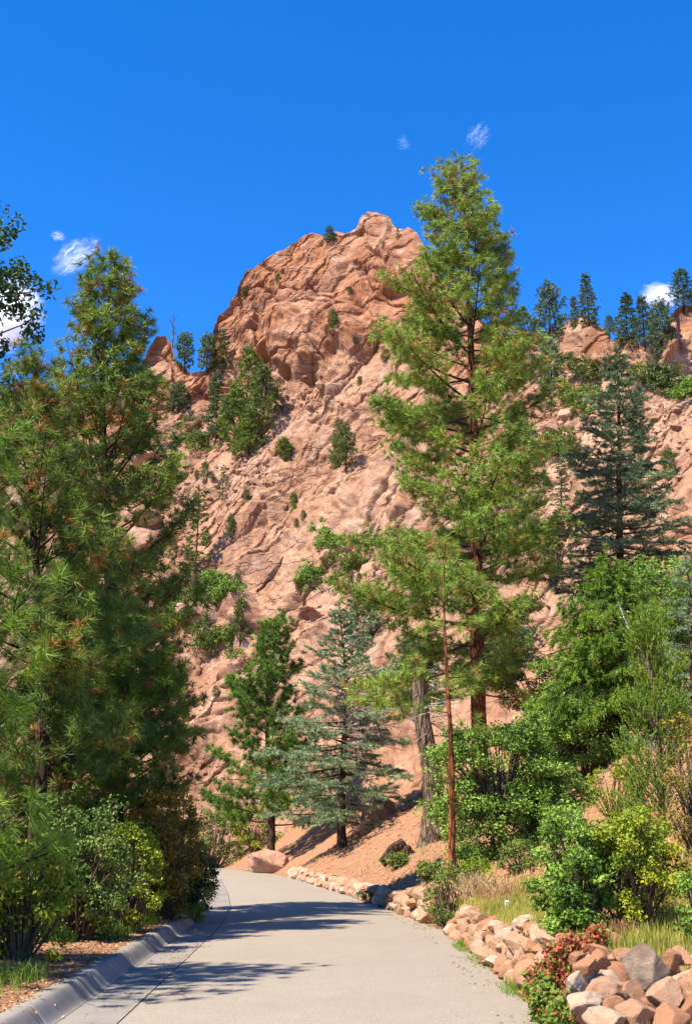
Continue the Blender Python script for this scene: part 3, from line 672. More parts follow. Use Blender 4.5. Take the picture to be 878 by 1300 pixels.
x, y, z = spot(745, 30); shrub('yellowing_shrub', 'sparse yellowing shrub behind the round bush on the bare bank', 'shrub', (x + .4, y - 1.5, gz(x + .4, y - 1.5)), dict(seed=215, W=1.3, Dp=1.2, H=1.3, ncl=40, nleaf=45, lsize=.06, crad=.2), 'yleaf')
x, y, z = spot(527, 26.2); y = 26.2; x = float(xR(y)) + .5
t = shrub('roadside_shrub', 'olive shrub with reddish twigs hanging over the gap in the stone wall', 'shrub', (x - .1, y, gz(x, y) - .45), dict(seed=216, W=1.25, Dp=1.1, H=1.2, ncl=60, nleaf=60, lsize=.045, crad=.17), 'scrub')
x, y, z = spot(556, 27); shrub('purple_shrub', 'dark reddish-purple stalky shrub behind the olive one at the wall gap', 'shrub', (x, y, z), dict(seed=217, W=.5, Dp=.5, H=.95, ncl=24, nleaf=45, lsize=.045, crad=.12, tm=.55), 'dry')
x, y, z = spot(600, 27.5); shrub('low_shrub', 'low bright green shrub at the foot of the rounded oak', 'shrub', (x, y, z), dict(seed=218, W=1.1, Dp=.9, H=.7, ncl=30, nleaf=60, lsize=.05, crad=.17), 'yleaf')
x, y, z = spot(466, 37); shrub('low_shrub', 'small bright green clump alone on the red bank above the far wall', 'shrub', (x, y, z), dict(seed=219, W=.6, Dp=.5, H=.5, ncl=14, nleaf=60, lsize=.05, crad=.14), 'yleaf')
x, y, z = spot(270, 74); shrub('low_shrub', 'olive-yellow shrubs left of the bend beneath the dark pine', 'shrub', (x, y, z), dict(seed=220, W=4.0, Dp=2.4, H=3.2, ncl=70, nleaf=60, lsize=.14, crad=.45), 'scrub')
x, y, z = spot(322, 73); shrub('low_shrub', 'yellowish shrub touching the trunk of the pine at the bend', 'shrub', (x, y, z), dict(seed=221, W=3.0, Dp=2.0, H=2.6, ncl=50, nleaf=55, lsize=.14, crad=.4), 'yleaf')

for i, (px, d, W, H, mt, lb) in enumerate([(586, 31, 1.0, .8, 'oak', 'low leafy shrub between the thin stem and the rounded oak'), (660, 29.5, 1.1, .7, 'scrub', 'low olive shrub under the right side of the rounded oak'), (712, 31, 1.2, 1.1, 'oak', 'leafy green shrub on the bare bank above the round bush'),
                                           (812, 21, .9, 1.1, 'yleaf', 'yellow-green shrub filling the gap right of the round bush'), (838, 16.5, .7, .8, 'gold', 'small browning shrub right of the round bush in the grass'), (690, 36, 1.6, 1.0, 'oak', 'low green shrub in the shade behind the rounded oak'),
                                           (585, 39, 1.3, .9, 'scrub', 'olive scrub at the foot of the tall red pine'), (505, 41, .8, .4, 'scrub', 'tiny olive shrub on the red slope left of the old trunk'), (545, 33, .7, .5, 'scrub', 'tiny shrub on the red slope left of the thin stem')]):
    x, y, z = spot(px, d); shrub('low_shrub', lb, 'shrub', (x, y, z), dict(seed=250 + i, W=W, Dp=W * .9, H=H, ncl=40, nleaf=60, lsize=.055, crad=.18, skirt=.0), mt)
# ------------------------------------------------------------------ left trees
x, y, z = spot(128, 30); top = at(158, 345, 30)
plant('ponderosa_pine', 'tall left pine with orange-brown dead needles and a leaning top', 'tree', (x, y, z),
      conifer(111, top[2] - z, .26, 3.2, lambda u: np.interp(u, [0, .25, .5, .75, .92, 1], [2.3, 2.7, 2.6, 2.0, 1.2, .5]), 112, lambda u: .12 + .75 * u, .55, 'pine', .34, 33, .022, lean=(top[0] - x, 0), twd=4.2, dens=.42, brown=.05, tmean=.52, start=.4, wob=.5),
      (MB_['darkbark'], MB_['darkbark'], MF['pine']))
x, y, z = spot(44, 22.5); top = at(62, 455, 22.5)
plant('ponderosa_pine', 'second left pine, shorter and left of the one with the leaning top', 'tree', (x, y, z),
      conifer(112, top[2] - z, .17, 2.4, lambda u: np.interp(u, [0, .3, .6, .9, 1], [1.9, 2.0, 1.7, .9, .4]), 84, lambda u: .1 + .75 * u, .55, 'pine', .31, 44, .014, lean=(top[0] - x, 0), twd=4.2, dens=.42, brown=.05, tmean=.5, start=.4, wob=.5),
      (MB_['darkbark'], MB_['darkbark'], MF['pine']))
x, y = -5.7, 14.2; z = gz(x, y)
plant('near_pine', 'nearest pine at the left edge with long bright green needle tufts', 'tree', (x, y, z),
      conifer(113, 6.6, .15, .9, lambda u: np.interp(u, [0, .3, .6, .9, 1], [2.2, 2.3, 2.0, 1.0, .3]), 72, lambda u: .1 + .7 * u, .5, 'pine', .34, 84, .009, dens=.75, twd=3.2, brown=.03, tmean=.66, start=.3),
      (MB_['darkbark'], MB_['darkbark'], MF['darkpine']))
x, y, z = spot(150, 28); top = at(165, 800, 28)
plant('bushy_pine', 'bushy low pine filling the shade behind the left roadside shrubs', 'tree', (x, y, z),
      conifer(114, top[2] - z, .14, .7, lambda u: np.interp(u, [0, .3, .6, .9, 1], [1.7, 1.7, 1.4, .8, .3]), 80, lambda u: .05 + .7 * u, .5, 'pine', .30, 42, .015, dens=.45, twd=3.6, brown=.04, tmean=.56, start=.25),
      (MB_['darkbark'], MB_['darkbark'], MF['darkpine']))
x, y, z = spot(70, 26); top = at(70, 740, 26)
plant('bushy_pine', 'dense dark pine at left between the near pine and the tall ones', 'tree', (x, y, z),
      conifer(115, top[2] - z, .16, .8, lambda u: np.interp(u, [0, .3, .6, .9, 1], [2.0, 2.0, 1.6, .8, .3]), 84, lambda u: .05 + .7 * u, .5, 'pine', .30, 42, .015, dens=.45, twd=3.6, brown=.04, tmean=.54, start=.25),
      (MB_['darkbark'], MB_['darkbark'], MF['darkpine']))
for i, (fx, fy, fs, lb) in enumerate([(-11.5, 9.5, 1.35, 'pine farthest forward in the wood left of the road'), (-13.0, 15.5, 1.7, 'tall pine in the wood left of the near pine'), (-10.6, 18.5, 1.2, 'pine in the wood behind the near pine'), (-13.8, 23.0, 1.8, 'tall pine deep in the wood left of the road'), (-9.4, 13.2, 1.0, 'short pine in the wood just left of the near pine'), (-12.0, 4.0, 1.3, 'pine in the wood level with the viewpoint')]):
    o = copy_tree(bpy.data.objects['bushy_pine.001'] if i % 2 else bpy.data.objects['near_pine']); o.location = (fx, fy, gz(fx, fy)); o.rotation_euler[2] = i * 1.9; o.scale = (fs * .9, fs * .9, fs); o['label'] = lb; o['group'] = 'pines in the wood left of the road'
# poplar reaching in at the left edge
x, y = -9.1, 25.0; z = gz(x, y); rng = np.random.default_rng(77); tr, br, fo = Buf(), Buf(), Buf()
hh = np.linspace(-.4, 16, 20); tube(tr, np.stack([.2 * np.sin(hh * .5), .2 * np.cos(hh * .4), hh], -1), .26 * (1 - .05 * hh).clip(.06), 10, rough=.05, rng=rng)
for i in range(90):
    h = rng.uniform(6, 15.6); a = i * 2.4 + rng.normal() * .3; L = 2.3 * (1 - abs(h - 12.9) / 12) * rng.uniform(.7, 1.1); e = rng.uniform(.1, .7)
    d = np.array([math.cos(a) * math.cos(e), math.sin(a) * math.cos(e), math.sin(e)]); p = np.array([0, 0, h - .6]); tube(br, [p, p + d * L * .5, p + d * L], [.04, .025, .008], 5)
    for j in range(8):
        c = p + d * L * rng.uniform(.35, 1.05) + rng.normal(size=3) * .25; v = unit(rng.normal(size=(46, 3)))
        leaves(fo, rng, c + v * (.3 * rng.random(46) ** .5)[:, None],   .12, .4 + rng.normal() * .15 + rng.normal(size=46) * .15, .3, v)
plant('poplar_tree', 'tall broadleaf tree with glossy dark leaves reaching in at the upper left', 'tree', (x, y, z), (tr, br, fo), (MB_['greybark'], MB_['stem'], MF['cotton']))

# shrubs along the left verge
def kx(y, off): return float(xL(y) - GUT - KERB - off)
VS = [('light green large-leaved shrub nearest the kerb at lower left', 22, 1225, 1.45, 1.2, 1.5, 75, 70, .07, .2, 'yleaf'),
      ('darker glossy shrub second along the left kerb, dead stems inside', 98, 1196, 1.75, 1.5, 2.0, 120, 80, .06, .22, 'leaf'),
      ('upright yellow-green shrub in the middle of the left shrub row', 160, 1184, 1.25, 1.2, 1.8, 85, 80, .06, .19, 'yleaf'),
      ('golden-tinged shrub just before the round dark one by the kerb', 205, 1166, 1.7, 1.6, 2.5, 110, 80, .07, .24, 'gold'),
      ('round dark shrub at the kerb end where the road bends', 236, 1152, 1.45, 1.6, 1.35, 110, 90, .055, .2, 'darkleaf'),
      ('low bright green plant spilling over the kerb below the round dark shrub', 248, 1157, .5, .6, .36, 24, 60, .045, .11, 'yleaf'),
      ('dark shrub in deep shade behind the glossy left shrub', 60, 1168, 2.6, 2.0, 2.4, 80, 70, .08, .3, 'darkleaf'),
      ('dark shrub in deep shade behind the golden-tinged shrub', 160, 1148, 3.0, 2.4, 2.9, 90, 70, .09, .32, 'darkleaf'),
      ('tangled dark shrub at the left edge behind the large-leaved one', -20, 1180, 2.4, 2.0, 1.9, 70, 70, .08, .3, 'leaf'),
      ('leafy shrub at the far left corner low beside the near pine', -45, 1225, 1.2, 1.2, 1.5, 60, 70, .07, .22, 'leaf')]
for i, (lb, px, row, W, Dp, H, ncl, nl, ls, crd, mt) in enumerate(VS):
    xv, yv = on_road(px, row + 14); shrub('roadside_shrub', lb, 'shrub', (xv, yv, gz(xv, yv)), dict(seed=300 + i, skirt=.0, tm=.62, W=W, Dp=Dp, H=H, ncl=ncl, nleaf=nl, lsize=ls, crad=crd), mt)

# ------------------------------------------------------------------ stones
def rockmesh(seed, sub, cuts=9, sharp=1.0, rough=.05):
    rng = np.random.default_rng(seed); me = bpy.data.meshes.new('stone')
    import bmesh
    bm = bmesh.new(); bmesh.ops.create_icosphere(bm, subdivisions=sub, radius=1.0); V = np.array([v.co for v in bm.verts])
    for i in range(cuts):
        n = unit(rng.normal(size=3)); dd = rng.uniform(.48, .78); q = V @ n; V = V - np.clip(q - dd, 0, None)[:, None] * n * .92 * sharp
    V = V * (1 + rough * fbm(V * 1.8 + seed * 3.1, 3, seed)[:, None] * 2 + .035 * fbm(V * 5 + seed, 3, seed + 5)[:, None])
    V = V / np.abs(V).max(0)
    for v, c in zip(bm.verts, V): v.co = c
    bm.to_mesh(me); bm.free(); return me
m = Mat('granite wall stone', .85, .2); rn = m.rnd(); n1 = m.noise(2.2, 5, .6); n2 = m.noise(16, 5, .75)
base = m.ramp(rn, [(0, (.33, .15, .075)), (.2, (.42, .21, .11)), (.4, (.46, .30, .18)), (.55, (.38, .20, .125)), (.75, (.48, .36, .24)), (.9, (.47, .37, .26)), (1, (.48, .42, .33))])
c = m.mix(m.ramp(n1, [(.4, 0.0), (.68, .55)]), base, (.36, .17, .09)); c = m.mix(m.ramp(n2, [(.35, .5), (.55, 0.0)]), c, (.24, .12, .07)); c = m.mix(m.ramp(n2, [(.6, 0.0), (.75, .35)]), c, (.68, .54, .4))
m.col(c); m.bump(m.mix(.5, n1, n2), .6, .12); MST = m.m
SM = [rockmesh(400 + i, 4, 13, rough=.07) for i in range(10)]; SMs = [rockmesh(430 + i, 3, 11, rough=.07) for i in range(8)]
for me in SM + SMs: me.materials.append(MST)
def stone(parent, me, loc, dims, rng, tilt=.25, name='stone'):
    o = link(name, me, parent, loc); o.scale = [d * .56 for d in dims]; o.rotation_euler = (rng.normal() * tilt, rng.normal() * tilt, rng.uniform(0, 6.28) if tilt > .3 else rng.normal() * .5); return o
def build_wall(label, y0, y1, sz, h_of, seed, meshes, lean=.16):
    rng = np.random.default_rng(seed); x0 = float(xR(y0)); t = thing('stone_wall', label, 'wall', (x0, y0, 0)); z0 = 0; n = 0
    off = np.array([x0, y0, 0])
    nc = 5
    for c in range(nc):
        y = y0 + rng.uniform(0, sz)
        zc = 0
        while y < y1:
            h = h_of(y); ch = sz * .55
            L = sz * rng.uniform(.65, 1.35); hh_ = ch * rng.uniform(.85, 1.35); zc = c * ch * .8 + ch * .35
            if zc - ch * .2 < h and n < 298:
                s = .16 + lean * c * .8 + rng.normal() * .03 + .07 * fbm(np.array([[y * .6, c, 0]]), 2, 9)[0]
                tx = float(xR(y + .2) - xR(y - .2)) / .4; yaw = -math.atan(tx)
                p = np.array([float(xR(y)) + s, y + L / 2, float(rise(y)) + zc + rng.normal() * .03])
                o = stone(t, meshes[rng.integers(len(meshes))], tuple(p - off), (sz * .85 * rng.uniform(.8, 1.3), L * 1.06, hh_ * 1.15), rng, .22)
                o.rotation_euler[2] = yaw + rng.normal() * .25 + (math.pi if rng.random() < .5 else 0); n += 1
            y += L * .93
    return t
build_wall('dry wall of pale orange and pink stones along the near right road edge', 13.6, 24.6, .36, lambda y: .52 - .003 * (y - 13), 21, SM + SMs[:2])
build_wall('low wall of small pale stones along the far right road edge', 27.4, 58, .50, lambda y: float(np.interp(y, [27, 45, 58], [.5, .42, .3])), 22, SMs, .12)
# near pile of boulders
NP_ = thing('boulder_pile', 'near heap of large cream and orange stones at the lower right corner', 'rock pile', (2.6, 11.5, 0)); rng = np.random.default_rng(31)
def at_s(px, py, Y): return at(px, py, Y)
PILE = [(741, 1283, 11.6, .42, .4, .34), (770, 1262, 11.9, .44, .4, .34), (735, 1250, 12.0, .3, .4, .36), (758, 1235, 12.3, .34, .36, .46), (786, 1240, 12.2, .36, .34, .32), (806, 1290, 11.3, .46, .4, .3),
        (846, 1262, 11.5, .38, .36, .36), (868, 1248, 11.9, .3, .3, .34), (852, 1295, 11.2, .48, .4, .28), (764, 1297, 11.2, .4, .36, .25), (732, 1222, 12.9, .26, .26, .2),
        (760, 1212, 13.2, .46, .36, .16), (800, 1268, 11.9, .3, .34, .3), (878, 1285, 11.4, .4, .36, .34), (790, 1218, 13.0, .46, .34, .18), 
        (780, 1285, 11.5, .3, .3, .3), (824, 1275, 11.6, .24, .3, .24), (893, 1262, 11.7, .4, .4, .4), (910, 1290, 11.2, .4, .4, .4)]
for k_ in range(26):
    PILE.append((rng.uniform(738, 900), rng.uniform(1215, 1300), rng.uniform(11.9, 12.9), rng.uniform(.16, .3), rng.uniform(.16, .3), rng.uniform(.14, .26)))
for i, (px, py, Y, a, b_, c_) in enumerate(PILE):
    p = at(px, py, Y); o = stone(NP_, SM[i % len(SM)], tuple(p - np.array([2.6, 11.5, 0])), (a * .84, b_ * .9, c_ * .92), rng, .35)
m = Mat('grey-brown lichened granite', .85, .2); n1 = m.noise(2.5, 6, .65); n2 = m.noise(26, 5, .75)
c = m.ramp(n1, [(.3, (.17, .115, .08)), (.55, (.32, .23, .165)), (.72, (.46, .35, .25))]); c = m.mix(m.ramp(n2, [(.4, .5), (.56, 0.0)]), c, (.12, .085, .065)); c = m.mix(m.ramp(n2, [(.6, 0.0), (.74, .4)]), c, (.55, .45, .34))
m.col(c); m.bump(m.mix(.5, n1, n2), .7, .15); MGR = m.m
def boulder(label, p, dims, mat, seed, rz=0, rx=0, name='boulder', sub=4, cuts=9, group=None):
    me = rockmesh(seed, sub, cuts); me.materials.append(mat); o = link(name, me, None, tuple(p)); o.scale = [d / 2 for d in dims]; o.rotation_euler = (rx, .15, rz); return tag(o, label, 'boulder', group)
mm = Mat('slope boulder', .9, .15); q1 = mm.noise(1.1, 6, .65); q2 = mm.noise(5, 5, .7); mm.col(mm.mix(.4, mm.ramp(q1, [(.3, (.28, .13, .08)), (.7, (.56, .33, .22))]), mm.ramp(q2, [(.3, (.3, .15, .1)), (.7, (.55, .35, .25))]))); mm.bump(q2, .7, .2)
boulder('big grey-brown granite boulder on top of the near stone heap', at(826, 1236, 12.15), (.74, .66, .58), MGR, 501, .4)
boulder('small rounded orange stone standing behind the big grey boulder', at(783, 1196, 13.9), (.22, .22, .2), MST, 502)
boulder('pale sloping rock slab at the road edge below the pine at the bend', at(341, 1097, 64), (2.7, 2.4, 1.6), mm.m, 503, .6, .4)
boulder('pale block of rock below the dead twigs of the blue spruce', at(478, 1035, 60), (2.0, 2.0, 2.2), mm.m, 504, 1.1)
for i, (px, py, W, lb) in enumerate([(258, 792, 4.2, 'long pink boulder lying in the scrub on the lower left slope'), (205, 830, 2.2, 'pale boulder in the scrub at the left end of the slope'), (263, 815, 1.6, 'small boulder just under the long pink one'),
                                      (185, 588, 3.0, 'red tilted block at the top of the rubble behind the left pine'), (205, 592, 3.0, 'red tilted block second from the left at the rubble top'), (222, 590, 2.6, 'red tilted block at the right end of the rubble top'),
                                      (185, 650, 3.4, 'sharp red block in the shaded rubble behind the left pine'), (172, 690, 4.0, 'large flat red block low in the rubble behind the left pine'), (412, 702, 1.5, 'grey boulder in the green scrub patch in the middle of the slope'),
                                      (712, 508, 2.4, 'flat pale rock below the small tree by its dead trunk'), (690, 530, 1.8, 'pale rock in the rubble left of the green scrub on the right slope')]):
    p = mspot(px, py); boulder(lb, p, (W, W * .8, W * .62), mm.m, 520 + i, i * 1.3, .3, sub=3)

rng = np.random.default_rng(44); gph = (1 + 5 ** .5) / 2
ico = unit(np.array([[-1, gph, 0], [1, gph, 0], [-1, -gph, 0], [1, -gph, 0], [0, -1, gph], [0, 1, gph], [0, -1, -gph], [0, 1, -gph], [gph, 0, -1], [gph, 0, 1], [-gph, 0, -1], [-gph, 0, 1]]))
icf = np.array([[0, 11, 5], [0, 5, 1], [0, 1, 7], [0, 7, 10], [0, 10, 11], [1, 5, 9], [5, 11, 4], [11, 10, 2], [10, 7, 6], [7, 1, 8], [3, 9, 4], [3, 4, 2], [3, 2, 6], [3, 6, 8], [3, 8, 9], [4, 9, 5], [2, 4, 11], [6, 2, 10], [8, 6, 7], [9, 8, 1]])
rp = []
for cx_, cy_, sx_, sy_, n_r in ((225, 640, 40, 60, 420), (225, 900, 40, 90, 380), (320, 600, 40, 50, 160), (730, 520, 60, 45, 300), (700, 640, 60, 60, 260), (840, 560, 40, 60, 200), (480, 760, 60, 40, 200), (380, 500, 40, 16, 120)):
    for _ in range(n_r):
        px = rng.normal(cx_, sx_ * .6); py = rng.normal(cy_, sy_ * .6)
        if 0 < px < 900 and py > crest(px) + 12 and py < R0(px): rp.append(mspot(px, py))
rp = np.array(rp); rr_ = .07 + .34 * rng.random(len(rp)) ** 3.5
V = ico[None] * rr_[:, None, None] * rng.uniform(.7, 1.25, (len(rp), 12, 1)) * rng.uniform(.6, 1.3, (len(rp), 1, 3)) + rp[:, None]
b = Buf(); b.add(V, (np.arange(len(rp))[:, None, None] * 12 + icf[None]).reshape(-1, 3), .3)
tag(obj('rubble', b, m_rock), 'loose broken rock lying on the ledges of the mountain', 'rubble', kind='stuff')
# ------------------------------------------------------------------ trees and scrub on the mountain
def far_tree(seed, kind):
    if kind == 'fir': return conifer(seed, 8, .14, .5, lambda u: 1.5 * (1 - u) ** .8 + .12, 70, lambda u: -.1 + .5 * u, .1, 'spruce', .36, 18, .07, twd=3.4, tmean=.5, start=.15)
    if kind == 'pine': return conifer(seed, 8, .15, 1.6, lambda u: np.interp(u, [0, .3, .7, 1], [1.6, 1.9, 1.3, .4]), 44, lambda u: .1 + .7 * u, .5, 'pine', .5, 16, .08, twd=2.6, tmean=.4, start=.3, wob=.3)
    if kind == 'thin': return conifer(seed, 8, .12, .8, lambda u: 1.2 * (1 - u) ** .7 + .12, 44, lambda u: -.1 + .5 * u, .1, 'spruce', .34, 16, .07, twd=2.6, tmean=.5, start=.3)
    if kind == 'juni': return conifer(seed, 8, .2, .2, lambda u: np.interp(u, [0, .3, .7, 1], [2.3, 2.8, 2.1, .7]), 36, lambda u: .2 + .8 * u, .4, 'pine', .6, 16, .1, twd=2.4, tmean=.45, start=.2)
FK = {}
def ftree(kind, mat, v, parts):
    key = (kind, mat, v)
    if key not in FK:
        b3 = far_tree(600 + 13 * v + len(kind), kind)
        FK[key] = (b3[0].mesh('trunk', MB_['darkbark'], True), b3[1].mesh('branches', MB_['darkbark']), b3[2].mesh('crown', MF[mat]))
    return FK[key]
FT = [('fir', 'fir', 272, 552, 474, 1.0, 'dark fir at the left of the tree cluster under the red dome'), ('pine', 'pine', 309, 545, 448, .9, 'tallest pine in the tree cluster under the red dome'), ('pine', 'olive', 334, 565, 470, 1.0, 'rounded pine at the right of the tree cluster under the dome'),
      ('pine', 'pine', 297, 575, 500, 1.1, 'pine in the front middle of the cluster under the dome'), ('juni', 'pine', 318, 582, 535, 1.3, 'low spreading pine at the foot of the cluster under the dome'),
      ('juni', 'olive', 260, 462, 428, 1.0, 'rounded olive tree on the saddle left of the dome'), ('thin', 'fir', 278, 462, 420, 1.2, 'narrow conifer against the left side of the red dome'),
      ('juni', 'fir', 233, 456, 426, 1.0, 'dark bushy tree on the saddle behind the rock knob'), ('juni', 'fir', 226, 520, 490, 1.4, 'dark shrubby tree in the gully below the rock knob'),
      ('juni', 'olive', 437, 436, 394, .75, 'lone bushy juniper on the ledge of the red dome'), ('fir', 'fir', 462, 442, 421, 1.2, 'small dark fir on the ledge right of the lone juniper'), ('juni', 'olive', 477, 442, 428, 1.5, 'low shrub beside the small fir on the dome ledge'),
      ('juni', 'fir', 424, 316, 289, 1.1, 'dark bush growing on the summit skyline'), ('thin', 'olive', 493, 322, 305, 1.4, 'tiny tree under the summit knob'), ('thin', 'olive', 511, 310, 288, 1.0, 'tiny tree on the skyline right of the summit knob'),
      ('pine', 'olive', 438, 597, 541, 1.0, 'small pine with a bare trunk on the open rock slope'), ('juni', 'olive', 415, 584, 556, .9, 'olive shrub left of the small bare-trunk pine'), ('juni', 'pine', 362, 578, 557, 1.5, 'wide low bush on the slope right of the cluster'),
      ('thin', 'olive', 419, 560, 530, 1.1, 'thin sapling above the olive shrub on the open slope'), ('juni', 'olive', 300, 692, 655, .65, 'small grey-green tree alone on the lower rock slope'), ('thin', 'olive', 250, 756, 622, .8, 'tall sparse conifer right of the left pines on the slope'),
      ('juni', 'olive', 305, 812, 762, .75, 'conical olive juniper above the pine at the bend'), ('juni', 'pine', 376, 653, 641, 1.2, 'tiny bush in the middle of the rock slope'), ('juni', 'pine', 497, 530, 512, 1.3, 'tiny bush on the slope beside the tall pine'),
      ('juni', 'fir', 700, 436, 366, .85, 'broad dark tree on the right ridge nearest the tall pine'), ('pine', 'pine', 676, 450, 392, 1.2, 'pine on the right ridge touching the tall pine'), ('fir', 'fir', 728, 415, 377, 1.0, 'small fir left of the tall spruce on the right ridge'), ('fir', 'fir', 747, 414, 348, 1.0, 'tall dark spruce alone on the right ridge skyline'),
      ('pine', 'pine', 773, 425, 402, 1.2, 'small round pine on the right ridge skyline'), ('fir', 'fir', 797, 440, 375, 1.3, 'wide dark fir, leftmost of three on the right skyline'), ('fir', 'fir', 819, 446, 378, 1.2, 'middle of three dark firs on the right skyline'), ('juni', 'fir', 840, 438, 386, .9, 'rightmost and greenest of the three on the right skyline'),
      ('pine', 'fir', 876, 384, 345, 1.2, 'pine on the skyline at the right edge'), ('juni', 'blue', 697, 492, 432, .8, 'grey-green conifer beside a dead trunk on the right slope'), ('thin', 'fir', 838, 500, 402, .9, 'slender dark conifer rising from scrub on the right slope'),
      ('juni', 'blue', 468, 828, 760, 1.2, 'grey-green tree behind the blue spruce at the foot of the slope'), ('juni', 'blue', 640, 850, 775, 1.6, 'grey-green tree behind the trunk of the tall pine'), ('juni', 'blue', 530, 880, 815, 1.8, 'blue-grey tree behind the old trunk')]
for i, (kind, mat, px, rb, rt, wd, lb) in enumerate(FT):
    p = mspot(px, rb); hgt = float(at(px, rt, p[1])[2] - p[2]) + .3
    t = thing('conifer' if kind in ('fir', 'thin') else 'pine_tree' if kind == 'pine' else 'juniper', lb, 'tree', (p[0], p[1], p[2] - .3), i * 1.7, 'trees on the mountain')
    a, b_, c_ = ftree(kind, mat, i % 2, None); s = hgt / 8
    for nm, me in (('trunk', a), ('crown', c_)):
        o = link(nm, me, t); o.scale = (s * wd, s * wd, s)
        if nm == 'trunk':
            tag(link('branches', b_, o), kind='stuff')
rs_ = np.random.default_rng(66)
for i in range(30):
    px, py = [(rs_.uniform(330, 480), rs_.uniform(520, 760)), (rs_.uniform(205, 330), rs_.uniform(570, 900)), (rs_.uniform(640, 875), rs_.uniform(470, 720)), (rs_.uniform(290, 520), rs_.uniform(330, 500))][i % 4]
    if py < crest(px) + 20: continue
    p = mspot(px, py); mat = ('olive', 'scrub', 'pine')[i % 3]; a, b_, c_ = ftree('juni', 'olive' if mat == 'scrub' else mat, i % 2, None); s = rs_.uniform(.07, .15)
    t = thing('small_shrub', ('small shrub dotted on the bare rock in the middle of the slope', 'small shrub dotted over the left gully of the slope', 'small shrub dotted over the right slope beyond the tall pine', 'small shrub in a crack of the upper red dome')[i % 4], 'shrub', tuple(p), i * 2.1, ('small shrubs mid slope', 'small shrubs in the left gully', 'small shrubs on the right slope', 'small shrubs on the dome')[i % 4])
    for nm, me in (('trunk', a), ('crown', c_)): o = link(nm, me, t); o.scale = (s * 1.2, s * 1.2, s)
for i, (px, py, k_, mt) in enumerate([(214, 600, 'pine', 'pine'), (236, 655, 'thin', 'fir'), (262, 610, 'juni', 'olive'), (222, 720, 'pine', 'olive'), (285, 640, 'thin', 'olive'), (215, 810, 'juni', 'pine'), (265, 700, 'juni', 'olive'),
                                      (655, 560, 'pine', 'pine'), (675, 620, 'juni', 'olive'), (705, 650, 'thin', 'fir'), (640, 690, 'juni', 'pine'), (720, 585, 'juni', 'olive'), (690, 740, 'pine', 'olive'), (850, 610, 'juni', 'olive')]):
    p = mspot(px, py); a, b_, c_ = ftree(k_, mt, i % 2, None); s = rs_.uniform(.2, .36) * (1.4 if k_ in ('pine', 'thin') else .8)
    lb, gp = (('small conifer growing among the rubble of the left gully', 'small conifers in the left gully'), ('small conifer on the rock face to the right of the tall pine', 'small conifers right of the tall pine'))[i > 6]
    t = thing('conifer', lb, 'tree', (p[0], p[1], p[2] - .1), i * 2.3, gp)
    for nm, me in (('trunk', a), ('crown', c_)): o = link(nm, me, t); o.scale = (s, s, s)
# dead trunks
for (px, rb, rt, lb) in ((213, 432, 402, 'bare dead tree on the rock knob at left'), (672, 492, 436, 'grey dead trunk beside the grey-green conifer')):
    p = mspot(px, rb); h = float(at(px, rt, p[1])[2] - p[2]); b = Buf(); rng = np.random.default_rng(px); tube(b, [[0, 0, -.5], [.1, 0, h * .5], [0, 0, h]], [.10, .07, .03], 6)
    for j in range(14):
        q = np.array([0, 0, h * rng.uniform(.35, .95)]); a = rng.random() * 6.28; d = np.array([math.cos(a), math.sin(a), .5]); tube(b, [q, q + d * .3, q + d * .6 + [0, 0, .2]], [.03, .02, .01], 3)
    tag(obj('dead_tree', b, MB_['greybark'], loc=tuple(p)), lb, 'tree')
# scrub patches
SC_ = [((240, 778), 46, 22, 26, 'scrub', 'green scrub around the long pink boulder on the lower left slope'), ((290, 765), 26, 16, 14, 'oak', 'rounded oak scrub at the right of the long pink boulder'), ((275, 822), 34, 14, 16, 'scrub', 'olive scrub below the conical juniper'),
       ((412, 692), 18, 12, 9, 'oak', 'upper oak scrub patch in the middle of the slope'), ((392, 738), 26, 14, 12, 'oak', 'lower oak scrub patch in the middle of the slope'), ((432, 705), 14, 18, 8, 'scrub', 'yellowish scrub right of the grey boulder mid slope'),
       ((240, 555), 30, 12, 12, 'scrub', 'low scrub along the foot of the tree cluster'), ((738, 470), 22, 8, 10, 'olive', 'grey scrub under the red ridge cliff on the right'), ((728, 500), 30, 16, 18, 'scrub', 'bright green scrub strip on the right slope'),
       ((838, 492), 46, 16, 26, 'olive', 'scrub round the foot of the slender conifer'), ((700, 560), 26, 20, 14, 'scrub', 'scrub on the slope right of the tall pine'), ((655, 640), 30, 24, 14, 'scrub', 'green scrub behind the tall pine on its right'),
       ((690, 690), 40, 16, 14, 'scrub', 'olive scrub left of the dark spruce'), ((225, 880), 14, 16, 6, 'scrub', 'small shrubs at the foot of the pink slope'), ((875, 520), 8, 5, 4, 'oak', 'green shrub at the right edge of the slope')]
rngs = np.random.default_rng(70)
for i, ((px, py), rx, ry, n, mat, lb) in enumerate(SC_):
    b = Buf(); c0 = mspot(px, py)
    for j in range(n):
        q = rngs.normal(size=2) * .45; p = mspot(px + q[0] * rx, py + q[1] * ry); st, fo = clumpy(800 + 31 * i + j, 1.6, 1.5, rngs.uniform(.6, 1.2), 12, 40, .13, .34, .0, tm=rngs.uniform(.35, .65)); b.merge(fo, p - c0)
    tag(obj('scrub_patch', b, MF[mat], loc=tuple(c0)), lb, 'scrub', kind='stuff')

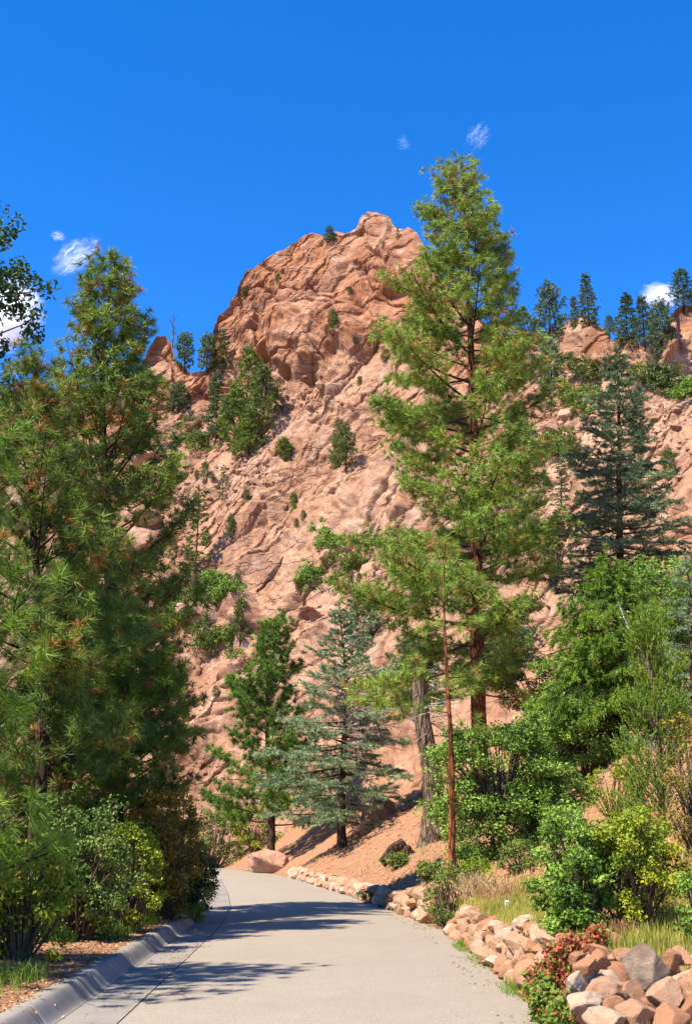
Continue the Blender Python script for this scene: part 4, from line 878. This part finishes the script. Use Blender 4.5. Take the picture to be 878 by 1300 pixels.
# ------------------------------------------------------------------ grass, creeper, litter, small things
def blades(buf, rng, X, Y, L, w, t, lean=.35):
    k = len(X); Z = ground(X, Y); a = rng.random(k) * 6.283; d = np.stack([np.cos(a), np.sin(a), np.zeros(k)], -1); s = np.stack([-np.sin(a), np.cos(a), np.zeros(k)], -1) * (w / 2)
    P = np.stack([X, Y, Z - .01], -1); ln = (L * rng.uniform(.5, 1.3, k))[:, None]; q = rng.uniform(.2, 1, k)[:, None] * lean
    m1_ = P + d * ln * q * .35 + np.array([0, 0, 1]) * ln * .6; tp = P + d * ln * q + np.array([0, 0, 1]) * ln * (1 - .3 * q)
    V = np.stack([P - s, P + s, m1_ + s * .7, m1_ - s * .7, tp], 1).reshape(-1, 3); i = np.arange(k) * 5
    buf.add(V, np.stack([i, i + 1, i + 2, i + 3], -1), np.repeat(t, 5)); buf.F.append(np.stack([i + 3, i + 2, i + 4], -1) + buf.n - k * 5); buf.M.append((k, 0))
    buf.V.append(np.zeros((0, 3))); buf.T.append(np.zeros(0))
rng = np.random.default_rng(90)
def scatter(n, y0, y1, s0, s1, side, dens=None, pw=1.0):
    y = y0 + (y1 - y0) * rng.random(n) ** pw; s = s0 + (s1 - s0) * rng.random(n)
    x = xR(y) + s if side > 0 else xL(y) - GUT - KERB - s
    if dens is not None:
        k = rng.random(n) < dens(x, y); x, y = x[k], y[k]
    return x, y
b = Buf(); x, y = scatter(52000, 11, 27, .45, 3.6, 1, lambda x, y: np.clip(.62 + 1.5 * nz(x, y, .9, 33), .04, 1)); t = np.clip(.38 + .6 * nz(x, y, .5, 34) + rng.normal(size=len(x)) * .15, 0, 1)
blades(b, rng, x, y, np.full(len(x), .2), .008, t)
x, y = scatter(26000, 15, 45, .6, 9, 1, lambda x, y: np.clip(.10 + .25 * (y < 30) + 1.3 * nz(x, y, .6, 35), 0, 1)); blades(b, rng, x, y, np.full(len(x), .22), .012, np.clip(.7 + rng.normal(size=len(x)) * .2, 0, 1))
x, y = scatter(9000, 26, 62, .6, 10, 1, lambda x, y: np.clip(-.05 + 1.6 * nz(x, y, .7, 46), 0, 1)); blades(b, rng, x, y, np.full(len(x), .24), .018, np.clip(.8 + rng.normal(size=len(x)) * .15, 0, 1), .7)
tag(obj('bank_grass', b, MF['grass']), 'dry yellow-green grass covering the bank above the stone wall', 'grass', kind='stuff')
b = Buf(); x, y = scatter(11000, 11.5, 22, -.12, .22, 1, lambda x, y: np.clip(.35 + 1.8 * nz(x, y, .8, 36), 0, 1)); blades(b, rng, x, y, np.full(len(x), .13), .008, np.clip(.5 + rng.normal(size=len(x)) * .25, 0, 1), .8)
x, y = scatter(36000, 11, 27, .35, 3.6, -1, lambda x, y: np.clip(-.1 + 2.2 * nz(x, y, .55, 37), 0, 1)); blades(b, rng, x, y, np.full(len(x), .24), .009, np.clip(.45 + rng.normal(size=len(x)) * .25, 0, 1), .6)
tag(obj('verge_grass', b, MF['lush']), 'lush green grass tufts at the foot of the wall and along the kerb', 'grass', kind='stuff')
# dead needles and leaves on the left verge
b = Buf(); x, y = scatter(16000, 10.5, 30, .1, 4.5, -1); z = ground(x, y) + .012; leaves(b, rng, np.stack([x, y, z], -1), .045, rng.random(len(x)), 2.2)
x, y = scatter(17000, 14, 45, .5, 9, 1); z = ground(x, y) + .012; leaves(b, rng, np.stack([x, y, z], -1), .05, rng.random(len(x)), 2.2)
x, y = scatter(1500, 10.5, 34, -.85, .1, -1, lambda x, y: np.clip(.25 + 2 * nz(x, y, .9, 44), 0, 1)); leaves(b, rng, np.stack([x, y, rise(y) + .02 + .2 * sstep(.06, KERB - .03, xL(y) - GUT - x)], -1), .04, rng.random(len(x)), 2.2)
x, y = scatter(1300, 10.5, 40, -.45, .25, 1, lambda x, y: np.clip(.2 + 2 * nz(x, y, .9, 45), 0, 1)); leaves(b, rng, np.stack([x, y, rise(y) + .03], -1), .04, rng.random(len(x)), 2.2)
tag(obj('leaf_litter', b, MF['dry']), 'brown fallen leaves and needles on the red dirt', 'litter', kind='stuff')
# loose pebbles on the bank
b = Buf(); tet = np.array([[1, 0, 0], [-1, 0, 0], [0, 1, 0], [0, -1, 0], [0, 0, 1], [0, 0, -1.0]]); tf = np.array([[0, 2, 4], [2, 1, 4], [1, 3, 4], [3, 0, 4], [2, 0, 5], [1, 2, 5], [3, 1, 5], [0, 3, 5]])
x, y = scatter(6500, 14, 62, .5, 11, 1); z = ground(x, y); r_ = .02 + .09 * rng.random(len(x)) ** 4; V = (tet[None] * r_[:, None, None] * rng.uniform(.6, 1.2, (len(x), 6, 1))) + np.stack([x, y, z], -1)[:, None]
b.add(V, (np.arange(len(x))[:, None, None] * 6 + tf[None]).reshape(-1, 3), .5); tag(obj('pebbles', b, MST), 'loose pebbles scattered over the red bank', 'pebbles', kind='stuff')
# red creeper over the wall
t = thing('red_creeper', 'red-leaved creeper tumbling over the near stone wall with green foot', 'creeper', (2.4, 13.3, 0)); fo, st = Buf(), Buf(); O = np.array([2.4, 13.3, 0])
path = [(690, 1284, 12.6, .10), (700, 1268, 12.75, .12), (697, 1250, 13.0, .4), (706, 1236, 13.1, .6), (716, 1222, 13.3, .8), (724, 1212, 13.5, .9), (740, 1203, 13.7, .85), (757, 1197, 13.9, .85), (712, 1282, 12.2, .08), (722, 1292, 11.9, .1), (688, 1262, 13.0, .3), (735, 1208, 13.6, .9)]
prev = None
for px, py, Y, red in path:
    c0 = at(px, py, Y) - O + np.array([-.08, -.28, .04])
    for q in range(6):
        c = c0 + rng.normal(size=3) * .06; k = 75; v = unit(rng.normal(size=(k, 3))); leaves(fo, rng, c + v * (.12 * rng.random(k) ** .5)[:, None], .05, np.where(rng.random(k) < red, rng.uniform(.4, 1, k), rng.uniform(0, .3, k)), .3, v + np.array([-.3, -.6, 0]))
    if prev is not None: tube(st, [prev, c0], [.006, .005], 4)
    prev = c0
tag(obj('vines', st, MB_['stem'], t), kind='stuff'); obj('foliage', fo, MF['red'], t)
# dry tufts
def tuft_plant(name, label, px, d, n, L, w, mat, tm, seed, sp=.06):
    r2_ = np.random.default_rng(seed); x, y, z = spot(px, d); b = Buf(); P = r2_.normal(size=(n, 3)) * sp; P[:, 2] = 0; D_ = unit(np.concatenate([r2_.normal(size=(n, 2)) * .5, np.ones((n, 1))], 1))
    brush(b, r2_, P, D_, np.full(n, L), np.full(n, L * .35), 12, w, .6, tm + r2_.normal(size=n) * .15)
    return tag(obj(name, b, MF[mat], loc=(x, y, z)), label, 'plant')
tuft_plant('dry_plant', 'rust-brown dry plant on the grass above the creeper', 783, 14.3, 70, .22, .008, 'dry', .35, 1)
tuft_plant('dry_plant', 'orange dry plant in the grass left of the round bush', 652, 22.5, 90, .3, .01, 'dry', .4, 2, .3)
tuft_plant('dry_plant', 'small reddish dry plant at the wall top left of the creeper', 690, 15.3, 50, .2, .008, 'dry', .3, 3, .025)
tuft_plant('dry_grass_clump', 'tall straw-coloured grass clump below the rounded oak', 606, 25.5, 140, .55, .01, 'dry', .85, 4, .25)
# small white marker plate on a stake
p = at(643, 1149, 21.3); zb = gz(p[0], 21.3)
mw = Mat('white enamel', .4, .4); mw.col((.8, .8, .78)); mk_ = Mat('dark print', .6, .2); mk_.col((.06, .07, .08)); mg = Mat('galvanised stake', .5, .5); mg.col((.35, .36, .36))
t = thing('plant_marker', 'tiny white marker plate standing in the grass of the bank', 'sign', (p[0], 21.3, zb))
def boxb(b, c, s):
    c = np.array(c); s = np.array(s) / 2; V = np.array([[x, y, z] for x in (-1, 1) for y in (-1, 1) for z in (-1, 1)]) * s + c
    b.add(V, [[0, 1, 3, 2], [4, 6, 7, 5], [0, 4, 5, 1], [2, 3, 7, 6], [0, 2, 6, 4], [1, 5, 7, 3]])
hz = float(p[2]) - zb; b = Buf(); boxb(b, (0, .012, (hz - .06) / 2 - .05), (.015, .01, hz + .04)); obj('stake', b, mg.m, t)
b = Buf(); boxb(b, (0, 0, hz), (.075, .008, .15)); pl = obj('plate', b, mw.m, t)
b = Buf(); boxb(b, (-.002, -.0065, hz + .045), (.042, .003, .012)); boxb(b, (.014, -.0065, hz + .025), (.012, .003, .03)); boxb(b, (.004, -.0065, hz - .005), (.012, .003, .032)); obj('figure', b, mk_.m, pl)

# ------------------------------------------------------------------ clouds (real volumes, 2 km away)
def cloud(label, px, py, wpx, hpx, dens, thr, seed, rot=0.0, scale=7.0):
    Y = 2200.0; c = at(px, py, Y); k = Y / FPX * 1.02
    import bmesh
    me = bpy.data.meshes.new('cloud'); bm = bmesh.new(); bmesh.ops.create_icosphere(bm, subdivisions=3, radius=1.0)
    for v in bm.verts:
        v.co *= 1 + .12 * mnoise.noise(v.co * 1.7 + Vector((seed, 0, 0)))
    bm.to_mesh(me); bm.free(); o = link('cloud', me, None, tuple(c)); o.scale = (wpx * k / 2, max(wpx, hpx) * k * .3, hpx * k / 2); o.rotation_euler = (0, rot, 0)
    m = bpy.data.materials.new('cloud vapour'); m.use_nodes = True; nt = m.node_tree; nt.nodes.remove(nt.nodes['Principled BSDF']); v = nt.nodes.new('ShaderNodeVolumePrincipled'); nt.links.new(v.outputs[0], nt.nodes['Material Output'].inputs['Volume'])
    v.inputs['Color'].default_value = (1, 1, 1, 1); v.inputs['Anisotropy'].default_value = .2
    tc = nt.nodes.new('ShaderNodeTexCoord'); mp = nt.nodes.new('ShaderNodeMapping'); mp.inputs['Location'].default_value = (seed * 3.1, seed, 0); mp.inputs['Scale'].default_value = (1, 1, 1.8); nt.links.new(tc.outputs['Object'], mp.inputs[0])
    n = nt.nodes.new('ShaderNodeTexNoise'); n.inputs['Scale'].default_value = scale / 2.6; n.inputs['Detail'].default_value = 8; n.inputs['Roughness'].default_value = .72; n.inputs['Distortion'].default_value = 1.4; nt.links.new(mp.outputs[0], n.inputs['Vector'])
    ln = nt.nodes.new('ShaderNodeVectorMath'); ln.operation = 'LENGTH'; nt.links.new(tc.outputs['Object'], ln.inputs[0])
    def mt(op, a, b_):
        q = nt.nodes.new('ShaderNodeMath'); q.operation = op
        for i, s in enumerate((a, b_)):
            if hasattr(s, 'links'): nt.links.new(s, q.inputs[i])
            else: q.inputs[i].default_value = s
        return q.outputs[0]
    fall = mt('MULTIPLY', mt('MULTIPLY', ln.outputs['Value'], ln.outputs['Value']), .34); q = mt('SUBTRACT', mt('SUBTRACT', n.outputs['Fac'], fall), thr); q = mt('MULTIPLY', mt('MAXIMUM', q, 0.0), dens)
    nt.links.new(q, v.inputs['Density']); m.cycles.volume_sampling = 'MULTIPLE_IMPORTANCE' if hasattr(m, 'cycles') else 'DISTANCE'
    me.materials.append(m); return tag(o, label, 'cloud', kind='stuff')
cloud('bright white cumulus low at the left behind the pines', 8, 400, 110, 120, .25, .24, 1, .5, 5)
cloud('thin ragged wisp of cloud above the left pine', 96, 326, 130, 70, .3, .45, 2, -.65, 8)
cloud('tiny wisp of cloud left of the ragged wisp', 74, 300, 40, 24, .8, .46, 3, .3)
cloud('white cloud behind the firs on the right skyline', 838, 376, 74, 46, .25, .30, 4, .05, 6)
cloud('faint vertical wisp above the tallest pine', 607, 173, 84, 64, .2, .48, 5, -.9, 8)
cloud('tiny faint wisp left of the tallest pine top', 512, 182, 46, 46, .22, .49, 6, .8)
sc.cycles.volume_max_steps = 128; sc.cycles.volume_bounces = 6
